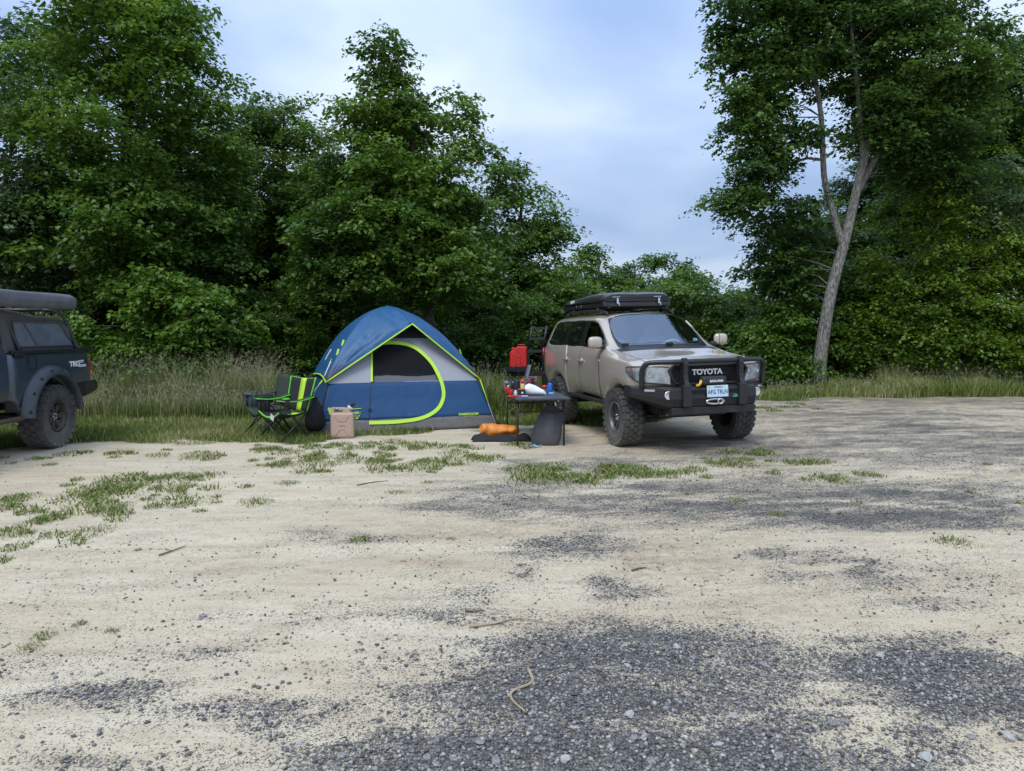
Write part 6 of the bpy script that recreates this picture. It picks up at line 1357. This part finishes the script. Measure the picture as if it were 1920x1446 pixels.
# ---- tan water can
def water_can():
    p = ground_pt(640, 823); root = empty('water_can', (p.x, p.y+.10, gh(p.x, p.y+.10)), R(6), 'tan plastic water can with black cap standing in front of the tent', 'water can'); w, d, h = .35, .18, .40
    mb = MB(); mb.box((0, 0, h/2), (w, d, h), bevel=.035); mb.build('can_body', MAT['tan_plastic'], root)
    top = [(-w/2+.01, h-.03), (-w/2+.01, h+.055), (-w/2+.04, h+.075), (.03, h+.075), (.06, h+.05), (.10, h+.035), (w/2-.02, h-.02)]
    mb = MB(); o = [(-w/2+.012, h-.04), (-w/2+.012, h+.05), (-w/2+.035, h+.07), (-w/2+.06, h+.07), (-w/2+.06, h+.0), (-w/2+.06, h-.04)]; mb.prism(o, d*.7, Matrix.Translation((0, -d*.35, 0)))
    mb.build('handle_post', MAT['tan_plastic'], root); mb = MB(); mb.box((-.065, 0, h+.056), (.21, d*.42, .030), bevel=.012); mb.build('handle', MAT['tan_plastic'], root)
    o = [(.015, h-.04), (.02, h+.065), (.05, h+.065), (.09, h+.035), (w/2-.02, h-.02), (w/2-.02, h-.04)]; mb = MB(); mb.prism(o, d*.75, Matrix.Translation((0, -d*.375, 0))); bevel_mod(mb.build('shoulder', MAT['tan_plastic'], root), .012)
    d_ = Vector((.62, 0, .78)).normalized(); c = Vector((.085, 0, h+.02)); Mx = Matrix.Translation(c) @ d_.to_track_quat('Z', 'Y').to_matrix().to_4x4()
    sp = empty('spout', (0, 0, 0)); sp.parent = root
    mb = MB(); mb.lathe([(.045, 0), (.045, .045), (.04, .05)], 20, 'Z', M=Mx); mb.build('spout_neck', MAT['tan_plastic'], sp); mb = MB(); mb.lathe([(.048, .045), (.048, .07), (.035, .075)], 20, 'Z', M=Mx); mb.build('spout_ring', MAT['white_cap'], sp); mb = MB(); mb.lathe([(.026, .072), (.026, .145), (.022, .15)], 18, 'Z', M=Mx); mb.build('spout_cap', MAT['black_cap'], sp)
    for pts in ([(-.10, .345), (-.085, .335), (-.05, .27), (.05, .27), (.085, .335), (.10, .345)], [(-.11, .05), (-.09, .06), (-.045, .145), (.045, .145), (.09, .06), (.11, .05)]):
        mb = MB(); mb.tube([Vector((x, -d/2-.002, z)) for x, z in pts], .008, 6); mb.build('embossed_rib', MAT['tan_plastic'], root)
    for z, ww in ((.215, .045), (.195, .05), (.31, .03)): mb = MB(); mb.box((0, -d/2-.002, z), (ww*2, .010, .012), bevel=.004); mb.build('embossed_rib', MAT['tan_plastic'], root)
    return root
water_can()
# ---- red fuel can in the tray of the swing-out carrier
def fuel_can():
    bpy.context.view_layer.update()
    tray = [o for o in COL.objects if o.name == 'can_tray'][0]; c = Vector((0, 0, 0))
    for v in tray.data.vertices: c += v.co
    c = tray.matrix_world @ (c/len(tray.data.vertices)); p = at(972, 692, c.y)
    root = empty('fuel_can', (c.x, c.y, c.z-.015), R(-5), 'red metal fuel can standing in the rear swing-out carrier', 'fuel can'); w, d, h = .345, .165, .40
    out = [(-w/2, .0), (w/2, 0), (w/2, h+.05), (w/2-.04, h+.07), (-.02, h+.07), (-w/2+.05, h-.0), (-w/2, h-.045)]
    mb = MB(); mb.prism(out, d, Matrix.Translation((0, -d/2, 0))); bevel_mod(mb.build('can_body', MAT['red_plastic'], root), .022, 3)
    for y in (-.045, 0, .045):
        mb = MB(); mb.tube([(-.02, y, h+.06), (-.01, y, h+.105), (.11, y, h+.105), (.135, y, h+.06)], .009, 6); mb.build('handle', MAT['red_plastic'], root)
    mb = MB(); d_ = Vector((-.6, 0, .8)).normalized(); Mx = Matrix.Translation((-.105, 0, h+.015)) @ d_.to_track_quat('Z', 'Y').to_matrix().to_4x4(); mb.lathe([(.035, 0), (.035, .03), (.028, .035)], 16, 'Z', M=Mx); mb.build('filler_cap', MAT['red_plastic'], root)
    for pts in ([(-.13, .36), (-.03, .255), (-.03, .13), (-.11, .02)], [(.14, .40), (.05, .255), (.05, .13), (.13, .02)], [(-.03, .255), (.05, .255)], [(-.03, .13), (.05, .13)]):
        mb = MB(); mb.tube([Vector((x, -d/2-.001, z)) for x, z in pts], .008, 6); mb.build('embossed_rib', MAT['red_plastic'], root)
fuel_can()
# ---- folding table
TZ = .715
def table():
    root = empty('folding_table', (.335, 10.95, gh(.335, 10.95)), R(6.5), 'black folding table loaded with cooking gear between tent and four-wheel drive', 'table'); hx, hy = .385, .93
    mb = MB(); mb.box((0, 0, TZ-.016), (2*hx, 2*hy, .032), bevel=.010); mb.build('table_top', MAT['table_top'], root)
    for y in (-.70, .70):
        for s in (1, -1):
            mb = MB(); mb.tube([(s*.335, y, 0), (s*.335, y, TZ-.03)], .0145, 10); lg = mb.build('leg', MAT['table_leg'], root); MB().lathe([(.018, -.003), (.019, .02), (.016, .03)], 10, 'Z', (s*.335, y, 0)).build('leg_cap', MAT['black_cap'], lg)
            mb = MB(); mb.tube([(s*.32, y, .50), (s*.16, y, .60), (s*.08, y, TZ-.04)], .009, 6); mb.build('brace', MAT['table_leg'], root)
            mb = MB(); mb.tube([(s*.335, y, .52), (s*.335, y*.55, TZ-.04)], .008, 6); mb.build('folding_stay', MAT['table_leg'], root)
        mb = MB(); mb.tube([(-.335, y, .50), (.335, y, .50)], .0125, 8); mb.build('cross_tube', MAT['table_leg'], root)
    mb = MB(); mb.box((0, 0, TZ-.055), (.03, 1.4, .03)); mb.build('under_rail', MAT['table_leg'], root)
    return root
TB = table(); TG = gh(.335, 10.95)+TZ
def on_table(u, v): p = ground_pt(u, v, TG); return (p.x, p.y, TG)
def thing(name, loc, rz, label, cat): return empty(name, loc, rz, label, cat)
def mk(name, mb, mat, parent, sub=0):
    o = mb.build(name, MAT[mat] if isinstance(mat, str) else [MAT[m] for m in mat], parent)
    if sub: subsurf(o, sub)
    return o
def table_gear():
    # blue bottle
    t = thing('water_bottle', on_table(1031, 738), 0, 'blue drink bottle with dark cap standing on the folding table', 'bottle')
    mk('bottle_body', MB().lathe([(.036, 0), (.038, .01), (.038, .135), (.030, .155), (.020, .165)], 18), 'blue_bottle', t); mk('bottle_cap', MB().lathe([(.022, .163), (.022, .198), (.017, .203)], 14), 'cap_navy', t)
    # aerosol
    t = thing('spray_can', on_table(980, 736), 0, 'spray can with orange cap behind the white bag on the table', 'spray can')
    mk('can_body', MB().lathe([(.032, 0), (.033, .005), (.033, .13), (.026, .145)], 18), 'can_yellow', t); mk('can_cap', MB().lathe([(.031, .14), (.031, .195), (.026, .20)], 16), 'orange_red', t)
    # white bag, slumped cone lying on its side
    l = on_table(1003, 741); t = thing('white_bag', l, R(-8), 'crumpled white bag lying on the near edge of the folding table', 'bag'); P = []; rng = np.random.default_rng(8)
    for k in range(11):
        q = k/10; r = [.085, .095, .096, .092, .084, .076, .068, .060, .052, .044, .02][k]; ring = []
        for j in range(16):
            a = 2*math.pi*j/16; rr_ = r*(1+.06*math.sin(3*a+6*q)+rng.normal(0, .03)); z = r*.86+rr_*math.sin(a)*.9; ring.append(Vector((-.14+.30*q, rr_*math.cos(a)*1.05, max(z, .004))))
        P.append(ring+[ring[0]])
    mb = MB(); mb.grid(P); mb.add(P[0][:-1], [list(range(16))]); mb.add(P[-1][:-1], [list(range(16))[::-1]]); mk('bag_cloth', mb, 'white_cloth', t); mk('bag_toggle', MB().box((-.135, -.085, .05), (.012, .012, .02), bevel=.004), 'box_black', t)
    # black mugs, tins and small boxes
    t = thing('black_canister', on_table(969, 734), 0, 'tall black canister left of the spray can on the table', 'canister'); mk('canister_body', MB().lathe([(.048, 0), (.05, .008), (.05, .145), (.046, .155)], 20), 'box_black', t); mk('canister_lid', MB().lathe([(.052, .15), (.052, .168), (.04, .174), (.012, .178), (.01, .19)], 20), 'chair_tube', t)
    t = thing('small_box', on_table(978, 742), R(8), 'small black box with white mark in front of the spray can', 'box'); mk('box_body', MB().box((0, 0, .045), (.10, .06, .09), bevel=.004), 'box_black', t); mk('box_mark', MB().box((.005, -.0312, .045), (.026, .002, .026)), 'white_paint', t); mk('box_lid', MB().box((0, 0, .094), (.106, .066, .012), bevel=.003), 'orange_red', t)
    for i, (u, v, h, m, c, lab) in enumerate([(953, 737, .11, 'red_plastic', 'white_cap', 'red squeeze bottle with white lid at the left table edge'), (958, 741, .10, 'red_plastic', 'box_black', 'red jar with black lid beside the small black box'), (949, 733, .07, 'red_plastic', 'box_black', 'short red tin near the left table edge'), (967, 742, .075, 'white_cap', 'white_cap', 'small white cup next to the small black box'), (987, 738, .10, 'box_black', 'white_cap', 'black shaker with white top behind the white bag')]):
        t = thing('jar', on_table(u, v), 0, lab, 'jar'); mk('jar_body', MB().lathe([(.022, 0), (.025, .004), (.025, h*.75), (.019, h*.85)], 14), m, t); mk('jar_lid', MB().lathe([(.020, h*.84), (.020, h), (.016, h+.004)], 12), c, t)
    t = thing('red_tray', on_table(964, 744.5), R(5), 'flat red knife roll lying along the front edge of the table', 'tray'); mk('tray_body', MB().box((0, 0, .012), (.20, .06, .022), bevel=.008), 'red_plastic', t); mk('tray_handle', MB().box((.14, .0, .012), (.12, .03, .014), bevel=.006), 'white_cap', t)
    t = thing('blue_cloth', on_table(980, 746), R(2), 'folded blue cloth at the front edge of the table', 'cloth'); mk('cloth_fold', MB().box((0, 0, .007), (.14, .07, .014), bevel=.006), 'blue_bottle', t)
    t = thing('blue_saucer', on_table(1034, 738.5), 0, 'pale blue saucer at the foot of the drink bottle', 'saucer'); mk('saucer_disc', MB().lathe([(.045, 0), (.048, .006), (.044, .016), (.02, .02)], 18), 'sky_blue', t)
    # camp stove with raised lid
    t = thing('camp_stove', on_table(968, 727), R(4), 'grey camp stove with its lid raised at the far end of the table', 'stove')
    mk('stove_body', MB().box((0, 0, .055), (.42, .30, .11), bevel=.012), 'stove_grey', t); mk('stove_lid', MB().box((.19, .02, .23), (.04, .30, .30), Matrix.Rotation(R(14), 3, 'Y'), bevel=.03), 'stove_grey', t)
    for x in (-.09, .06): mk('burner', MB().lathe([(.05, .105), (.05, .125), (.02, .13)], 14, 'Z', (x, 0, 0)), 'box_black', t)
    mk('stove_knob', MB().lathe([(.018, -.02), (.018, 0)], 10, 'Y', (-.06, -.152, .05)), 'box_black', t)
    t = thing('kettle', on_table(957, 729), R(200), 'small black kettle on the far left of the table', 'kettle'); mk('kettle_body', MB().lathe([(.06, 0), (.07, .02), (.066, .07), (.04, .10), (.012, .108), (.012, .122)], 20), 'box_black', t); mk('kettle_handle', MB().tube(spline([(.0, .06, .08), (0, .05, .15), (0, -.05, .15), (0, -.06, .08)], 12), .006, 6), 'box_black', t); mk('kettle_spout', MB().tube([(.055, 0, .05), (.10, 0, .09)], [.013, .008], 8), 'box_black', t)
    # clear bin full of red and purple packets
    t = thing('clear_bin', on_table(996, 728), R(6), 'clear plastic bin with red and purple packets on the table', 'bin'); mk('bin_wall', MB().box((0, 0, .10), (.19, .17, .20), bevel=.012), 'clear_plastic', t)
    rng = random.Random(4)
    for k in range(7): mk('packet', MB().box((rng.uniform(-.045, .045), rng.uniform(-.04, .04), .04+.02*k), (.09, .06, .034), Matrix.Rotation(rng.uniform(-1, 1), 3, 'Z') @ Matrix.Rotation(rng.uniform(-.6, .6), 3, 'X'), bevel=.006), ['red_plastic', 'purple_fill', 'purple_fill', 'red_plastic', 'sky_blue', 'purple_fill', 'red_plastic'][k], t)
    t = thing('red_scoop', on_table(1016, 730), R(10), 'red bulb-handled scoop sticking out behind the white bag', 'scoop'); mk('scoop_bulb', MB().lathe([(.004, -.05), (.022, -.035), (.030, 0), (.022, .03), (.008, .05)], 14, 'X', (.05, 0, .04)), 'red_plastic', t); mk('scoop_stem', MB().tube([(.01, 0, .04), (-.14, 0, .03)], .007, 6), 'red_plastic', t); mk('scoop_blade', MB().box((-.17, 0, .02), (.07, .05, .04), bevel=.01), 'red_plastic', t)
    # bottle on ground and scraps
    g = ground_pt(1003, 839); t = thing('crushed_bottle', (g.x, g.y, gh(g.x, g.y)), R(20), 'crushed clear water bottle lying on the ground by the grey sack', 'bottle'); mk('bottle_body', MB().lathe([(.02, -.09), (.032, -.08), (.022, -.03), (.03, .0), (.024, .04), (.012, .075), (.012, .085)], 10, 'X', (0, 0, .024)), 'clear_plastic', t); mk('bottle_cap', MB().lathe([(.013, .083), (.013, .098)], 10, 'X', (0, 0, .024)), 'sky_blue', t); mk('bottle_label', MB().lathe([(.0245, -.028), (.029, .0)], 10, 'X', (0, 0, .024), caps=False), 'sky_blue', t)
    g = ground_pt(580, 824); t = thing('red_peg', (g.x, g.y, gh(g.x, g.y)), 0, 'small red tent peg at the left front corner of the tent', 'peg'); mk('peg_head', MB().box((0, 0, .035), (.05, .02, .025), bevel=.006), 'red_plastic', t); mk('peg_shaft', MB().tube([(0, 0, -.02), (.005, 0, .035)], .005, 6), 'chair_tube', t)
table_gear()
def bundles():
    # black cloth lying crumpled on the ground
    c = ground_pt(940, 826); root = empty('black_mat', (c.x, c.y+.05, gh(c.x, c.y)), R(4), 'crumpled black sheet spread on the ground under the orange bundle', 'sheet'); nx, ny = 36, 14; P = []
    for i in range(nx+1):
        row = []
        for j in range(ny+1):
            x = -1+2*i/nx; y = -1+2*j/ny; e = 1-max(abs(x)**3, abs(y)**2); edge = 1+.10*math.sin(5*x+1)+.07*math.sin(9*x)
            z = .008+max(0, e)**.5*(.05+.05*fbm(np.array([x*4+5]), np.array([y*3+2]))[0]+.03*math.sin(7*x+3*y))*(1.2 if abs(x) > .55 else .8); row.append(Vector((x*.44*(1+.05*math.sin(4*y)), y*.17*edge, max(z, .006))))
        P.append(row)
    solid_mod(MB().grid(P).build('sheet_cloth', MAT['mat_black'], root), .006)
    o = ground_pt(936, 822); root = empty('orange_bundle', (o.x, o.y+.14, gh(o.x, o.y)+.045), R(-6), 'orange quilted bundle lying on the black sheet by the table legs', 'bundle'); n = 40; P = []
    for i in range(n+1):
        t = i/n; x = -.31+.62*t; e = min(1, (min(t, 1-t)/.10))**.5; q = (.90+.10*abs(math.sin(math.pi*t*4.0))+.08*math.sin(5*t+1))*max(e, .25); ring = []
        for j in range(16):
            a = 2*math.pi*j/16; r = q*(1+.09*math.sin(3*a+7*t)+.05*math.sin(7*a-11*t)+random.uniform(-.03, .03)); ring.append(Vector((x+.015*math.sin(3*a), r*.14*math.cos(a), .075+r*(.10-.02*t)*math.sin(a))))
        P.append(ring+[ring[0]])
    mb = MB(); mb.grid(P); mb.add(P[0][:-1], [list(range(16))]); mb.add(P[-1][:-1], [list(range(16))[::-1]]); mb.build('bundle_cloth', MAT['orange_nylon'], root)
bundles()
